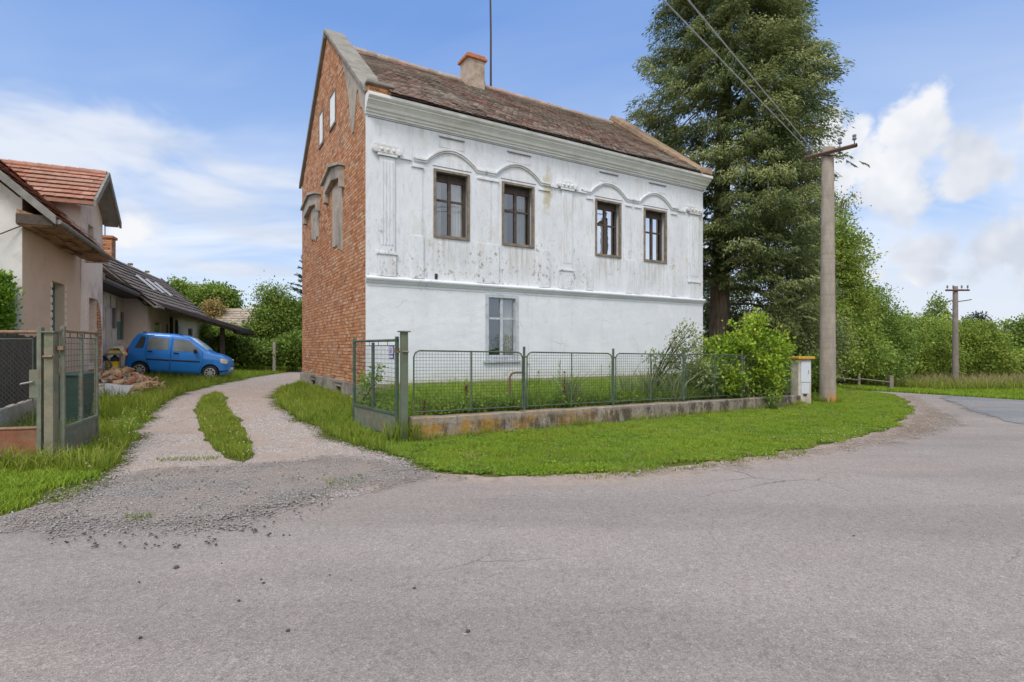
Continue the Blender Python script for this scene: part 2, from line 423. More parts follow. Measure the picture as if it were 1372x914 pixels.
# ------------------------------------------------------------------ mesh helpers
class MB:
    def __init__(s): s.v = []; s.f = []; s.val = []
    def add(s, verts, faces, val=None):
        o = len(s.v); s.v += [tuple(p) for p in verts]
        s.f += [tuple(i + o for i in f) for f in faces]
        s.val += [val if val is not None else .5] * len(verts)
        return s
    def box(s, x0, x1, y0, y1, z0, z1, val=None):
        v = [(x, y, z) for z in (z0, z1) for y in (y0, y1) for x in (x0, x1)]
        return s.add(v, [(0, 2, 3, 1), (4, 5, 7, 6), (0, 1, 5, 4), (2, 6, 7, 3), (0, 4, 6, 2), (1, 3, 7, 5)], val)
    def boxm(s, size, mtx, val=None):
        a, b, c = (q / 2 for q in size)
        v = [mtx @ Vector((x, y, z)) for z in (-c, c) for y in (-b, b) for x in (-a, a)]
        return s.add(v, [(0, 2, 3, 1), (4, 5, 7, 6), (0, 1, 5, 4), (2, 6, 7, 3), (0, 4, 6, 2), (1, 3, 7, 5)], val)
    def prism(s, poly, axis, a, b):
        n = len(poly)
        def mk(p, q):
            return {'x': (q, p[0], p[1]), 'y': (p[0], q, p[1]), 'z': (p[0], p[1], q)}[axis]
        v = [mk(p, a) for p in poly] + [mk(p, b) for p in poly]
        f = [tuple(range(n))[::-1], tuple(range(n, 2 * n))] + [(i, (i + 1) % n, n + (i + 1) % n, n + i) for i in range(n)]
        return s.add(v, f)
    def tube(s, pts, r, seg=8, cap=True):
        pts = [Vector(p) for p in pts]; n = len(pts)
        rs = r if hasattr(r, '__len__') else [r] * n
        vs = []; fs = []; up0 = None
        for i, p in enumerate(pts):
            d = (pts[min(i + 1, n - 1)] - pts[max(i - 1, 0)]).normalized()
            if up0 is None: up0 = d.orthogonal().normalized()
            u = (up0 - d * up0.dot(d))
            u = u.normalized() if u.length > 1e-5 else d.orthogonal().normalized()
            up0 = u; w = d.cross(u)
            for k in range(seg):
                a = 2 * PI * k / seg
                vs.append(p + (u * math.cos(a) + w * math.sin(a)) * rs[i])
        for i in range(n - 1):
            for k in range(seg):
                k2 = (k + 1) % seg
                fs.append((i * seg + k, i * seg + k2, (i + 1) * seg + k2, (i + 1) * seg + k))
        if cap:
            fs.append(tuple(range(seg))[::-1]); fs.append(tuple((n - 1) * seg + k for k in range(seg)))
        return s.add(vs, fs)
    def bar(s, a, b, w):
        a = Vector(a); b = Vector(b); d = (b - a).normalized(); u = d.orthogonal().normalized(); t = d.cross(u)
        q = [u * w / 2 + t * w / 2, -u * w / 2 + t * w / 2, -u * w / 2 - t * w / 2, u * w / 2 - t * w / 2]
        return s.add([a + k for k in q] + [b + k for k in q], [(0, 1, 5, 4), (1, 2, 6, 5), (2, 3, 7, 6), (3, 0, 4, 7)])
    def lathe(s, prof, origin=(0, 0, 0), seg=14, axis='z', val=None):
        n = len(prof); vs = []; fs = []
        for (r, h) in prof:
            for k in range(seg):
                a = 2 * PI * k / seg; c, d = r * math.cos(a), r * math.sin(a)
                p = {'z': (c, d, h), 'y': (c, h, d), 'x': (h, c, d)}[axis]
                vs.append(tuple(p[i] + origin[i] for i in range(3)))
        for i in range(n - 1):
            for k in range(seg):
                k2 = (k + 1) % seg
                fs.append((i * seg + k, i * seg + k2, (i + 1) * seg + k2, (i + 1) * seg + k))
        fs.append(tuple(range(seg))[::-1]); fs.append(tuple((n - 1) * seg + k for k in range(seg)))
        return s.add(vs, fs, val)
    def build(s, name, mat, parent=None, smooth=False, bevel=0, loc=None, rot=None):
        me = bpy.data.meshes.new(name)
        me.from_pydata(s.v, [], s.f); me.validate()
        bm = bmesh.new(); bm.from_mesh(me); bmesh.ops.recalc_face_normals(bm, faces=bm.faces[:]); bm.to_mesh(me); bm.free()
        at_ = me.attributes.new('v', 'FLOAT', 'POINT')
        if len(s.val) == len(me.vertices): at_.data.foreach_set('value', np.array(s.val, np.float32))
        if smooth:
            me.polygons.foreach_set('use_smooth', [True] * len(me.polygons))
        me.materials.append(mat if not isinstance(mat, str) else M[mat])
        o = bpy.data.objects.new(name, me); COL.objects.link(o)
        if parent: o.parent = parent
        if loc: o.location = loc
        if rot: o.rotation_euler = rot
        if bevel:
            b = o.modifiers.new('bevel', 'BEVEL'); b.width = bevel; b.segments = 2; b.limit_method = 'ANGLE'
        return o

def thing(name, label, cat, loc=(0, 0, 0), rz=0, group=None):
    o = bpy.data.objects.new(name, None); COL.objects.link(o)
    o.location = loc; o.rotation_euler = (0, 0, rz); o.empty_display_size = .3
    o['label'] = label; o['category'] = cat
    if group: o['group'] = group
    return o
def tag(o, label, cat, group=None):
    o['label'] = label; o['category'] = cat
    if group: o['group'] = group
    return o
def stuff(o, label, cat):
    o['kind'] = 'stuff'; o['label'] = label; o['category'] = cat
    return o

def mesh_np(name, verts, faces, mat, vals=None, tvals=None, parent=None, smooth=False):
    """verts (N,3) array, faces (K,n) array of equal-sized polygons"""
    me = bpy.data.meshes.new(name)
    nv, (nf, k) = len(verts), faces.shape
    me.vertices.add(nv); me.vertices.foreach_set('co', np.asarray(verts, np.float32).ravel())
    me.loops.add(nf * k); me.loops.foreach_set('vertex_index', faces.astype(np.int32).ravel())
    me.polygons.add(nf); me.polygons.foreach_set('loop_start', np.arange(0, nf * k, k, dtype=np.int32))
    me.update(calc_edges=True)
    if vals is not None: me.attributes.new('v', 'FLOAT', 'POINT').data.foreach_set('value', np.asarray(vals, np.float32))
    if tvals is not None: me.attributes.new('t', 'FLOAT', 'POINT').data.foreach_set('value', np.asarray(tvals, np.float32))
    if smooth: me.polygons.foreach_set('use_smooth', [True] * nf)
    me.materials.append(M[mat] if isinstance(mat, str) else mat)
    o = bpy.data.objects.new(name, me); COL.objects.link(o)
    if parent: o.parent = parent
    return o

def leaves(name, pos, axis, side, ln, wd, mat, val, parent=None, tv=None):
    """rhombic leaves: pos (N,3) base, axis (N,3) unit, side (N,3) unit, ln/wd (N,)"""
    n = len(pos); ln = np.broadcast_to(ln, n)[:, None]; wd = np.broadcast_to(wd, n)[:, None]
    up = np.cross(axis, side)
    p0 = pos; p1 = pos + axis * ln * .45 + side * wd * .5 + up * wd * .12
    p2 = pos + axis * ln; p3 = pos + axis * ln * .45 - side * wd * .5 + up * wd * .12
    V = np.stack([p0, p1, p2, p3], 1).reshape(-1, 3)
    Fc = np.arange(4 * n).reshape(n, 4)
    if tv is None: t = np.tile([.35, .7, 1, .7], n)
    else: t = np.repeat(tv, 4)
    return mesh_np(name, V, Fc, mat, np.repeat(val, 4), t, parent)

def unit(a):
    return a / np.maximum(np.linalg.norm(a, axis=-1, keepdims=True), 1e-6)

def in_poly(poly, x, y):
    inside = np.zeros(len(x), bool); n = len(poly)
    for i in range(n):
        x0, y0 = poly[i]; x1, y1 = poly[(i + 1) % n]
        if y0 == y1: continue
        c = ((y0 > y) != (y1 > y)) & (x < (x1 - x0) * (y - y0) / (y1 - y0) + x0)
        inside ^= c
    return inside
def dist_poly(poly, x, y):
    d = np.full(len(x), 1e9); n = len(poly)
    for i in range(n):
        a = np.array(poly[i]); b = np.array(poly[(i + 1) % n]); ab = b - a; L = max(ab @ ab, 1e-9)
        t = np.clip(((x - a[0]) * ab[0] + (y - a[1]) * ab[1]) / L, 0, 1)
        d = np.minimum(d, np.hypot(x - a[0] - t * ab[0], y - a[1] - t * ab[1]))
    return d

def rag(poly, step=.15, amp=.06, seed=0, closed=True):
    out = []
    n = len(poly)
    for i in range(n if closed else n - 1):
        a = Vector(poly[i]); b = Vector(poly[(i + 1) % n]); L = (b - a).length
        near = min(a.length, b.length)
        k = max(1, int(L / (step if near < 25 else 2)))
        nrm = Vector((-(b - a).y, (b - a).x)); nrm = nrm / max(L, 1e-6)
        for j in range(k):
            p = a + (b - a) * (j / k)
            o = mnoise.fractal(Vector((p.x * 1.6 + seed, p.y * 1.6, seed)), 1, 2, 4) * amp * 1.6
            o += (random.random() - .5) * amp * .5
            out.append((p.x + nrm.x * o, p.y + nrm.y * o))
    return out

def sheet(name, poly, mat, off, grid=.4, zf=None, holes=(), edge_rel=None):
    xs = [p[0] for p in poly]; ys = [p[1] for p in poly]
    gx, gy = np.meshgrid(np.arange(min(xs), max(xs), grid), np.arange(min(ys), max(ys), grid))
    gx = gx.ravel() + .013; gy = gy.ravel() + .017
    d = dist_poly(poly, gx, gy)
    ok = in_poly(poly, gx, gy) & (d > grid * .3)
    pts = [Vector(p) for p in poly] + [Vector((a, b)) for a, b in zip(gx[ok], gy[ok])]
    r = delaunay_2d_cdt(pts, [], [list(range(len(poly)))], 1, 1e-5)
    V = np.array([(v[0], v[1]) for v in r[0]]); T = np.array([f for f in r[2] if len(f) == 3])
    if holes:
        cc = V[T].mean(1); keep = np.ones(len(T), bool)
        for h in holes: keep &= ~in_poly(h, cc[:, 0], cc[:, 1])
        T = T[keep]
    z = (zf or zt)(V[:, 0], V[:, 1]) + off
    o = mesh_np(name, np.column_stack([V, z]), T, mat)
    e = dist_poly(edge_rel or poly, V[:, 0], V[:, 1])
    o.data.attributes.new('edge', 'FLOAT', 'POINT').data.foreach_set('value', e.astype(np.float32))
    o['kind'] = 'structure'
    return o

# ------------------------------------------------------------------ ground, road, drive
xs = np.concatenate([[-900, -500, -250, -120, -70, -50], np.arange(-40, 50.1, .5), [60, 80, 130, 260, 500, 900]])
ys = np.concatenate([[-200, -60, -20], np.arange(-8, 50.1, .5), [56, 66, 85, 130, 220, 400, 700, 1100]])
X, Y = np.meshgrid(xs, ys); nx, ny = len(xs), len(ys)
Vg = np.column_stack([X.ravel(), Y.ravel(), zt(X.ravel(), Y.ravel())])
ii = np.arange(nx * ny).reshape(ny, nx)
Fg = np.stack([ii[:-1, :-1], ii[:-1, 1:], ii[1:, 1:], ii[1:, :-1]], -1).reshape(-1, 4)
mesh_np('ground', Vg, Fg, 'meadow_ground', smooth=True)['kind'] = 'structure'

A = lambda *pts: [at(*p) for p in pts]
VERGE_EDGE = A((590, 634), (650, 639), (700, 639), (800, 635), (900, 627), (1000, 613), (1100, 598), (1180, 578), (1214, 562), (1224, 549), (1212, 536), (1197, 529))
ROAD = [(-30, -7), (-30, 2.5)] + A((-60, 698), (0, 694), (62, 675), (150, 668), (330, 655), (480, 630)) + VERGE_EDGE + [(13.6, 20.2), (18, 20.7), (45, 24.5), (45, -7)]
DRIVE_L = A((168, 608), (196, 562), (220, 541), (250, 526), (300, 514), (350, 504), (405, 496))
DRIVE_R = A((405, 512), (378, 520), (363, 533), (385, 555), (430, 578), (470, 596), (530, 612), (590, 634))
DRIVE = A((148, 637),) + DRIVE_L + A((425, 496), (425, 512)) + DRIVE_R + A((500, 665), (300, 690), (150, 680))
STRIP = A((270, 534), (288, 527), (300, 530), (306, 548), (322, 570), (334, 592), (340, 612), (325, 622), (300, 613), (281, 598), (267, 575), (263, 550))
APRON = A((-60, 700), (0, 692), (45, 682), (64, 661), (148, 637), (230, 628), (330, 622), (420, 612), (500, 612), (590, 634), (640, 645), (560, 650), (500, 659), (430, 676), (372, 690), (340, 712), (250, 720), (150, 723), (60, 718), (-60, 716))
SHOULDER = A((1197, 530), (1232, 531), (1252, 545), (1285, 560), (1300, 572), (1258, 583), (1225, 592), (1150, 604), (1060, 618), (960, 632), (840, 642), (800, 635), (900, 627), (1000, 613), (1100, 598), (1180, 578), (1214, 562), (1224, 549), (1212, 536))
SIDE = A((1238, 532), (1262, 530)) + [(16, 20.2), (45, 24.2), (45, 9)] + A((1372, 574), (1325, 566), (1292, 557), (1262, 546))
ROADr = rag(ROAD, .12, .07, 3); DRIVEr = rag(DRIVE, .12, .10, 5); STRIPr = rag(STRIP, .1, .07, 9)
APRONr = rag(APRON, .07, .11, 13); SHOULDr = rag(SHOULDER, .1, .14, 17)
sheet('road', ROADr, 'asphalt', .008, .4, edge_rel=VERGE_EDGE + [(v[0] + .01, v[1] + .01) for v in VERGE_EDGE[::-1]])
sheet('driveway', DRIVEr, 'drive_gravel', .013, .3)
sheet('grass_strip', STRIPr, 'meadow_ground', .018, .3)
sheet('gravel_apron', APRONr, 'apron_gravel', .018, .25)
sheet('road_shoulder', SHOULDr, 'shoulder_dirt', .012, .3)
sheet('side_road', rag(SIDE, .15, .10, 21), 'grey_asphalt', .016, .4)

# ------------------------------------------------------------------ the old house
HC = ray(490, 12.5); HA = math.atan2(.516, .857)
def FS(p, off=0.0):
    t = (p - CX) / FPX; return (t * (12.5 - .857 * off) - HC[0] - .516 * off) / (.857 - .516 * t)
def FZ(p, y, off=0.0):
    return CH + (HY - y) * (12.5 + .516 * FS(p, off) - .857 * off) / FPX
def GW(p):
    t = (p - CX) / FPX; return (HC[0] - 12.5 * t) / (.516 + .857 * t)
def GZ(p, y):
    return CH + (HY - y) * (12.5 + .857 * GW(p)) / FPX

HL, HW = 11.75, 8.3
house = thing('old_house', 'two storey house with dirty white facade and bare red brick gable', 'house', (HC[0], HC[1], 0), HA)
Z_PL, Z_BELT, Z_COR, Z_EAVE, Z_RIDGE = .635, 3.14, 7.02, 7.40, 10.68

def wall_holes(mb, a0, a1, z0, z1, y0, y1, holes):
    """wall in x/z with thickness y0..y1 and rectangular openings (with reveals)"""
    X = sorted({a0, a1, *[h[0] for h in holes], *[h[1] for h in holes]})
    Z = sorted({z0, z1, *[h[2] for h in holes], *[h[3] for h in holes]})
    X = [v for v in X if a0 <= v <= a1]; Z = [v for v in Z if z0 <= v <= z1]
    def hole(x, z): return any(h[0] < x < h[1] and h[2] < z < h[3] for h in holes)
    for i in range(len(X) - 1):
        for j in range(len(Z) - 1):
            if hole((X[i] + X[i + 1]) / 2, (Z[j] + Z[j + 1]) / 2): continue
            for y in (y0, y1):
                mb.add([(X[i], y, Z[j]), (X[i + 1], y, Z[j]), (X[i + 1], y, Z[j + 1]), (X[i], y, Z[j + 1])], [(0, 1, 2, 3)])
    for h in holes:
        if h[2] >= z1 or h[3] <= z0: continue
        c = [(h[0], h[2]), (h[1], h[2]), (h[1], h[3]), (h[0], h[3])]
        for i in range(4):
            p, q = c[i], c[(i + 1) % 4]
            mb.add([(p[0], y0, p[1]), (q[0], y0, q[1]), (q[0], y1, q[1]), (p[0], y1, p[1])], [(0, 1, 2, 3)])
    for (p, q) in (((a0, z0), (a1, z0)), ((a1, z0), (a1, z1)), ((a1, z1), (a0, z1)), ((a0, z1), (a0, z0))):
        mb.add([(p[0], y0, p[1]), (q[0], y0, q[1]), (q[0], y1, q[1]), (p[0], y1, p[1])], [(0, 1, 2, 3)])

upper_px = [(581, 629, 225, 321), (672.5, 715.5, 242, 332), (797.5, 832, 266, 346.5), (862.5, 893, 279, 354.5)]
UW = []
for a, b, y0, y1 in upper_px:
    m = (a + b) / 2
    s0, s1 = FS(a), FS(b)
    dm = 12.5 + .516 * FS(m)
    UW.append((s0, s1, FZ(a, y1 - 4), FZ(a, y0)))
zb = sum(w[2] for w in UW) / 4; ztp = sum(w[3] for w in UW) / 4
UW = [(w[0], w[1], zb, ztp) for w in UW]
GWIN = (FS(650.5), FS(694), FZ(672, 482.5), FZ(672, 395))
print('UW', UW, 'G', GWIN)

mk_facade('upper_paint', True)
mb = MB(); wall_holes(mb, 0, HL, Z_BELT, Z_EAVE + .1, 0, .45, UW); mb.build('upper_wall', 'upper_paint', house)
mb = MB(); wall_holes(mb, 0, HL, Z_PL, Z_BELT, .001, .45, [GWIN]); mb.build('lower_wall', 'lower_paint', house)
MB().box(-.03, HL + .02, -.03, .44, -.3, Z_PL - .004).build('front_plinth', 'sandy_plinth', house)
# gables
def gable_poly(ext=0, dz=0):
    return [(.010, -.3), (.010, 7.45 + dz), (HW / 2, 10.86 + dz), (HW - .003, 7.45 + dz), (HW - .003, -.3)]
mb = MB(); mb.prism(gable_poly(), 'x', -.004, .45); mb.build('brick_gable', 'gable_brick', house)
mb = MB(); mb.prism(gable_poly(), 'x', HL - .45, HL + .004); mb.build('rear_gable', 'gable_brick', house)
MB().box(.45, HL - .45, HW - .45, HW, -.3, 7.4).build('back_wall', 'front_brick', house)
# concrete footing of the brick gable, with cellar vents
vents = []
for (a, b, y0, y1) in ((419.6, 425.5, 509, 526), (453, 460.5, 517.5, 534)):
    vents.append((GW(b), GW(a), GZ((a + b) / 2, y1), GZ((a + b) / 2, y0)))
mb = MB()
Yv = MB(); wall_holes(Yv, 0, HW, -.3, Z_PL - .03, -.075, -.005, vents)
for (x, y, z) in Yv.v: mb.v.append((y, x, z))
mb.f = Yv.f; mb.val = Yv.val
ft = mb.build('gable_footing', 'plinth_concrete', house)
for v in vents:
    MB().box(-.012, -.006, v[0] - .01, v[1] + .01, v[2] - .01, v[3] + .01).build('cellar_vent', 'canopy_dark', house)
    MB().box(-.10, -.004, v[0] - .12, v[1] + .12, v[3] + .10, v[3] + .19).build('vent_lintel', 'plinth_concrete', house, bevel=.01)
for y in (3.6, 6.4):
    MB().box(-.095, -.004, y, y + .3, .1, .72).build('footing_block', 'plinth_concrete', house, bevel=.015)

# cornice (profile extruded along the facade)
prof = [(.0, 6.98), (-.035, 6.98), (-.035, 7.03), (-.075, 7.035), (-.085, 7.08), (-.14, 7.10), (-.17, 7.16), (-.24, 7.22), (-.27, 7.235), (-.27, 7.265), (-.32, 7.285), (-.345, 7.31), (-.345, 7.375), (-.30, 7.40), (.0, 7.42)]
MB().prism(prof, 'x', -.02, HL + .10).build('cornice', 'cornice_paint', house)
MB().box(.05, HL, -.012, -.0, 6.93, 6.945).build('cornice_line', 'dark_line', house)
prof = [(.0, 3.02), (-.02, 3.03), (-.03, 3.055), (-.05, 3.06), (-.05, 3.075), (-.085, 3.10), (-.10, 3.13), (-.10, 3.155), (-.06, 3.19), (.0, 3.20)]
MB().prism(prof, 'x', -.005, HL + .03).build('belt_course', 'lower_paint', house)
MB().box(.05, HL, -.010, -.002, 2.965, 2.975).build('belt_line', 'molding_paint', house)

# roof of small flat tiles
def tile_slope(mb, x0, x1, ya, za, yb, zb, tw, th, sag=.03, lift=.035, seed=1, jit=.012):
    R = random.Random(seed)
    L = math.hypot(yb - ya, zb - za); d = Vector((0, (yb - ya) / L, (zb - za) / L)); n = Vector((0, -d.z, d.y))
    if n.z < 0: n = -n
    rows = int(L / th); cols = int((x1 - x0) / tw)
    for r in range(rows):
        off = (r % 2) * tw / 2
        for c in range(-1, cols + 1):
            xa = x0 + c * tw + off; xb = xa + tw * .97
            xa = max(xa, x0); xb = min(xb, x1)
            if xb - xa < .03: continue
            xm = (xa + xb) / 2
            sg = mnoise.noise(Vector((xm * .6, r * .12, seed))) * sag
            j = (R.random() - .5) * jit * 2
            b0 = Vector((0, ya, za)) + d * (r * th + j) + n * (lift + sg + R.random() * jit)
            b1 = Vector((0, ya, za)) + d * ((r + 1.25) * th) + n * (.008 + sg)
            sk = (R.random() - .5) * jit
            v = [(xa, b0.y, b0.z), (xb, b0.y + sk * .3, b0.z + sk), (xb, b1.y, b1.z), (xa, b1.y, b1.z)]
            lo = n * .016
            v += [(xa, b0.y - lo.y, b0.z - lo.z), (xb, b0.y - lo.y, b0.z - lo.z + sk)]
            mb.add(v, [(0, 1, 2, 3), (4, 5, 1, 0)], min(1, max(0, R.gauss(.45, .25))))
mb = MB()
tile_slope(mb, .46, HL - .46, -.40, 7.41, HW / 2, Z_RIDGE, .18, .165, .05, .03, 3)
tile_slope(mb, .46, HL - .46, HW + .40, 7.41, HW / 2, Z_RIDGE, .18, .33, .05, .03, 4)
for (a, b) in ((-.38, HW / 2), (HW + .38, HW / 2)):
    mb.add([(.46, a, 7.40), (HL - .46, a, 7.40), (HL - .46, b, Z_RIDGE - .03), (.46, b, Z_RIDGE - .03)], [(0, 1, 2, 3)], .3)
roof = mb.build('roof', 'old_tile', house)
mb = MB(); xx = .46
while xx < HL - .5:
    mb.lathe([(.115, xx), (.125, xx + .36), (.10, xx + .37)], (0, HW / 2, Z_RIDGE - .02 + random.uniform(-.012, .012)), 10, 'x', random.uniform(.1, .8)); xx += .34
mb.build('ridge_tiles', 'old_tile', roof, smooth=False)
# parapet copings
def coping(x0, x1, mat, name, lo=-.32, thick=.10, lift=.0):
    pts = [(lo, 7.42 + lift + .0), (HW / 2, 10.93 + lift), (HW - lo, 7.42 + lift)]
    poly = pts + [(p[0], p[1] - thick * 1.3) for p in pts[::-1]]
    MB().prism(poly, 'x', x0, x1).build(name, mat, house, bevel=.015)
coping(-.09, .50, 'coping_concrete', 'parapet_coping', -.12, .10, .16)
coping(HL - .50, HL + .10, 'brick_coping', 'parapet_coping', -.30, .16, .10)
mb = MB()
# inner flank of both parapets and the brick kneelers
mb.prism([(-.02, 7.40), (-.02, 7.55), (HW / 2, 10.90), (HW, 7.5), (HW, 7.3), (HW / 2, 10.45)], 'x', .44, .56)
mb.build('parapet_flank', 'front_brick', house)
mb = MB(); mb.prism([(-.24, 7.50), (HW / 2, 10.88), (HW, 7.5), (HW, 7.3), (HW / 2, 10.45), (-.24, 7.42)], 'x', HL - .46, HL + .03)
mb.build('parapet_flank', 'brick_coping', house)
MB().box(-.01, .55, -.22, .02, 7.425, 7.60).build('kneeler', 'front_brick', house, bevel=.015)
MB().box(-.05, .60, -.30, .10, 7.605, 7.68).build('kneeler', 'coping_concrete', house, bevel=.015)
MB().box(HL - .4, HL + .06, -.36, 0, 7.425, 7.62).build('kneeler', 'brick_coping', house, bevel=.015)
# dark verge on the far slope of the gable
MB().prism([(HW / 2, 10.93), (HW + .1, 7.47), (HW + .1, 7.36), (HW / 2, 10.80)], 'x', -.10, -.01).build('verge_strip', 'barge_board', house)

# chimney and mast
ch = MB().box(4.42, 5.06, 3.55, 4.15, 9.9, 11.22).build('chimney', 'chimney_render', house, bevel=.01)
MB().box(4.35, 5.13, 3.48, 4.22, 11.222, 11.31).build('chimney_cap', 'brick_cap', ch, bevel=.012)
MB().box(4.40, 5.08, 3.53, 4.17, 11.312, 11.39).build('chimney_cap', 'brick_cap', ch, bevel=.012)
MB().tube([(5.62, HW / 2, 10.5), (5.61, HW / 2 - .02, 12.6), (5.56, HW / 2 - .03, 15.6)], [.04, .036, .03], 8).build('lightning_mast', 'mast_metal', house)
MB().tube([(5.32, HW / 2, 10.62), (5.32, HW / 2 - .05, 10.84)], .05, 8).build('mast_bracket', 'mast_metal', house)

# facade mouldings: pilasters, hoods, plaques
def fbox(mb, a, b, z0, z1, d, y=0):
    mb.box(a, b, y - d, y + .002, z0, z1)
def pilaster(p0, p1, kind=0):
    s0, s1 = FS(p0), FS(p1); w = s1 - s0
    mb = MB(); fbox(mb, s0, s1, 3.2, 3.72, .06)
    mb.box(s0 - .03, s1 + .03, -.085, 0, 3.72, 3.78)
    fbox(mb, s0 + .03, s1 - .03, 3.78, 6.05, .045)
    for k in range(4):
        c = s0 + .06 + (w - .12) * (k + .5) / 4
        mb.box(c - .018, c + .018, -.062, -.04, 3.95, 5.95)
    o = mb.build('pilaster', 'upper_paint', house, bevel=.006)
    m = MB(); m.box(s0 - .02, s1 + .02, -.09, 0, 6.06, 6.12)
    m.prism([(s0 - .02, 6.12), (s1 + .02, 6.12), (s1 + .10, 6.27), (s0 - .10, 6.27)], 'y', -.10, 0)
    m.box(s0 - .10, s1 + .10, -.095, 0, 6.272, 6.32)
    for sg in (s0 - .06, s1 + .06):
        m.lathe([(.02, -.15), (.085, -.14), (.085, -.02), (.06, 0)], (sg, .04, 6.20), 14, 'y')
    for k in range(3):
        c = s0 + w * (k + .5) / 3
        m.lathe([(.01, -.135), (.04, -.125), (.05, -.06)], (c, 0, 6.20), 10, 'y')
    m.build('capital', 'molding_paint', o, bevel=.006)
for p in ((506, 530), (750.5, 767), (922.5, 936)): pilaster(*p)
# flanking lesenes beside the windows
for (a, b) in ((552, 566), (640, 657), (658.5, 667), (722, 735), (786, 793.5), (838, 846), (850, 858), (899, 906)):
    s0, s1 = FS(a), FS(b); mb = MB()
    mb.box(s0, s1, -.022, .002, 3.205, 6.02)
    mb.box(s0 - .02, s1 + .02, -.045, .002, 3.205, 4.25)
    mb.box(s0 - .02, s1 + .02, -.055, .002, 5.93, 5.99)
    mb.build('lesene', 'upper_paint', house, bevel=.006)
# string course that rises to a segmental hood over each window
for i, w in enumerate(UW):
    c = (w[0] + w[1]) / 2; hw = (w[1] - w[0]) / 2 + .22; zl = w[3] + .13
    for off, dd, hh in ((0, .065, .055), (.060, .042, .045)):
        mb = MB()
        path = [(c - hw - .30, zl), (c - hw - .02, zl)]
        for k in range(15):
            u = -1 + 2 * k / 14
            path.append((c + u * hw * .98, zl + .40 * (math.cos(u * PI / 2) ** .85 if abs(u) < 1 else 0) * .92))
        path += [(c + hw + .02, zl), (c + hw + .30, zl)]
        vs = []; fs = []
        for (s, z) in path:
            z = z + (.055 if off == 0 else 0)
            vs += [(s, .002, z - hh), (s, -dd, z - hh * .8), (s, -dd, z), (s, .002, z + .01)]
        for k in range(len(path) - 1):
            a = k * 4
            for q in range(3): fs.append((a + q, a + 4 + q, a + 5 + q, a + 1 + q))
        mb.add(vs, fs); mb.build('window_hood', 'molding_paint', house)
    MB().box(w[0] - .03, w[1] + .06, -.012, .001, w[3] + .07, w[3] + .082).build('lintel_line', 'dark_line', house)
for (a, b) in ((535, 551), (737, 746), (770.5, 785), (907, 918)):
    MB().box(FS(a), FS(b), -.05, .002, 6.08, 6.135).build('string_course', 'molding_paint', house)
for (a, b) in ((588, 622), (679.5, 711), (803, 828), (869, 892)):
    s0, s1 = FS(a), FS(b); z0 = 6.60; z1 = 6.84
    mb = MB()
    for (x0, x1, y0, y1) in ((s0, s1, z1, z1 + .025), (s0, s0 + .025, z0, z1), (s1 - .025, s1, z0, z1), (s0, s1, z0 - .025, z0)):
        mb.box(x0, x1, -.03 if y0 >= z1 else -.012, .002, y0, y1)
    mb.build('frieze_plaque', 'upper_paint', house)
    MB().box(s0, s1, -.034, .001, z1 - .03, z1 - .002).build('plaque_painted_shadow', 'dark_line', house)  # dark strip painted in as the shadow along the plaque's top edge
MB().box(FS(582.5), FS(586), -.02, .01, 3.23, 3.36).build('vent_hole', 'canopy_dark', house)

def casement(w, frame_mat, sash_mat, recess, fw, name='window', top_gap=0.0, curtain=True):
    x0, x1, z0, z1 = w
    f = MB()
    f.box(x0 - .005, x0 + fw, -.028, .05, z0, z1); f.box(x1 - fw, x1 + .005, -.028, .05, z0, z1)
    f.box(x0 + fw, x1 - fw, -.028, .05, z1 - fw, z1 + .004); f.box(x0 + fw, x1 - fw, -.034, .06, z0 - .004, z0 + fw * 1.1)
    fo = f.build(name, frame_mat, house, bevel=.004)
    a, b = x0 + fw * .7, x1 - fw * .7; lo, hi = z0 + fw * .9, z1 - fw * .7 - top_gap
    s = MB(); t = .055
    y0, y1 = recess, recess + .05
    m = (a + b) / 2; tr = lo + (hi - lo) * .64
    s.box(a, a + t, y0, y1, lo, hi); s.box(b - t, b, y0, y1, lo, hi)
    s.box(m - t * .75, m + t * .75, y0 - .012, y1, lo, hi)
    for (p, q) in ((a + t, m - t * .75), (m + t * .75, b - t)):
        s.box(p, q, y0, y1, lo, lo + t); s.box(p, q, y0, y1, hi - t, hi)
        s.box(p, q, y0 + .004, y1 - .004, tr - t * .5, tr + t * .5)
    if top_gap: s.box(a, b, y0 + .02, y1, hi + .002, z1 - fw * .7)
    so = s.build('sash', sash_mat, fo, bevel=.004)
    MB().add([(a, y0 + .025, lo), (b, y0 + .025, lo), (b, y0 + .025, hi), (a, y0 + .025, hi)], [(0, 1, 2, 3)]).build('pane', 'glass', fo)
    # plain room behind the glass
    r = MB(); X0, X1, Z0, Z1, Y0, Y1 = x0 - .25, x1 + .25, z0 - .1, z1 + .1, .452, 2.2
    r.add([(X0, Y0, Z0), (X1, Y0, Z0), (X1, Y0, Z1), (X0, Y0, Z1), (X0, Y1, Z0), (X1, Y1, Z0), (X1, Y1, Z1), (X0, Y1, Z1)],
          [(0, 1, 5, 4), (1, 2, 6, 5), (2, 3, 7, 6), (3, 0, 4, 7), (4, 5, 6, 7)])
    r.build('room', 'room_wall', fo)
    if curtain:
        R = random.Random(int(x0 * 100))
        for (p, q) in (((m + .02, b - .02), (a + (m - a) * .38, a + (m - a) * .62)) if top_gap else ((m + .02, b - .02),)):
            n = 18; vs = []
            for k in range(n + 1):
                x = p + (q - p) * k / n; y = recess + .14 + .018 * math.sin(k * 1.9 + R.random())
                vs += [(x, y, lo - .02), (x, y, hi)]
            MB().add(vs, [(2 * k, 2 * k + 2, 2 * k + 3, 2 * k + 1) for k in range(n)]).build('curtain', 'lace_curtain', fo)
    return fo
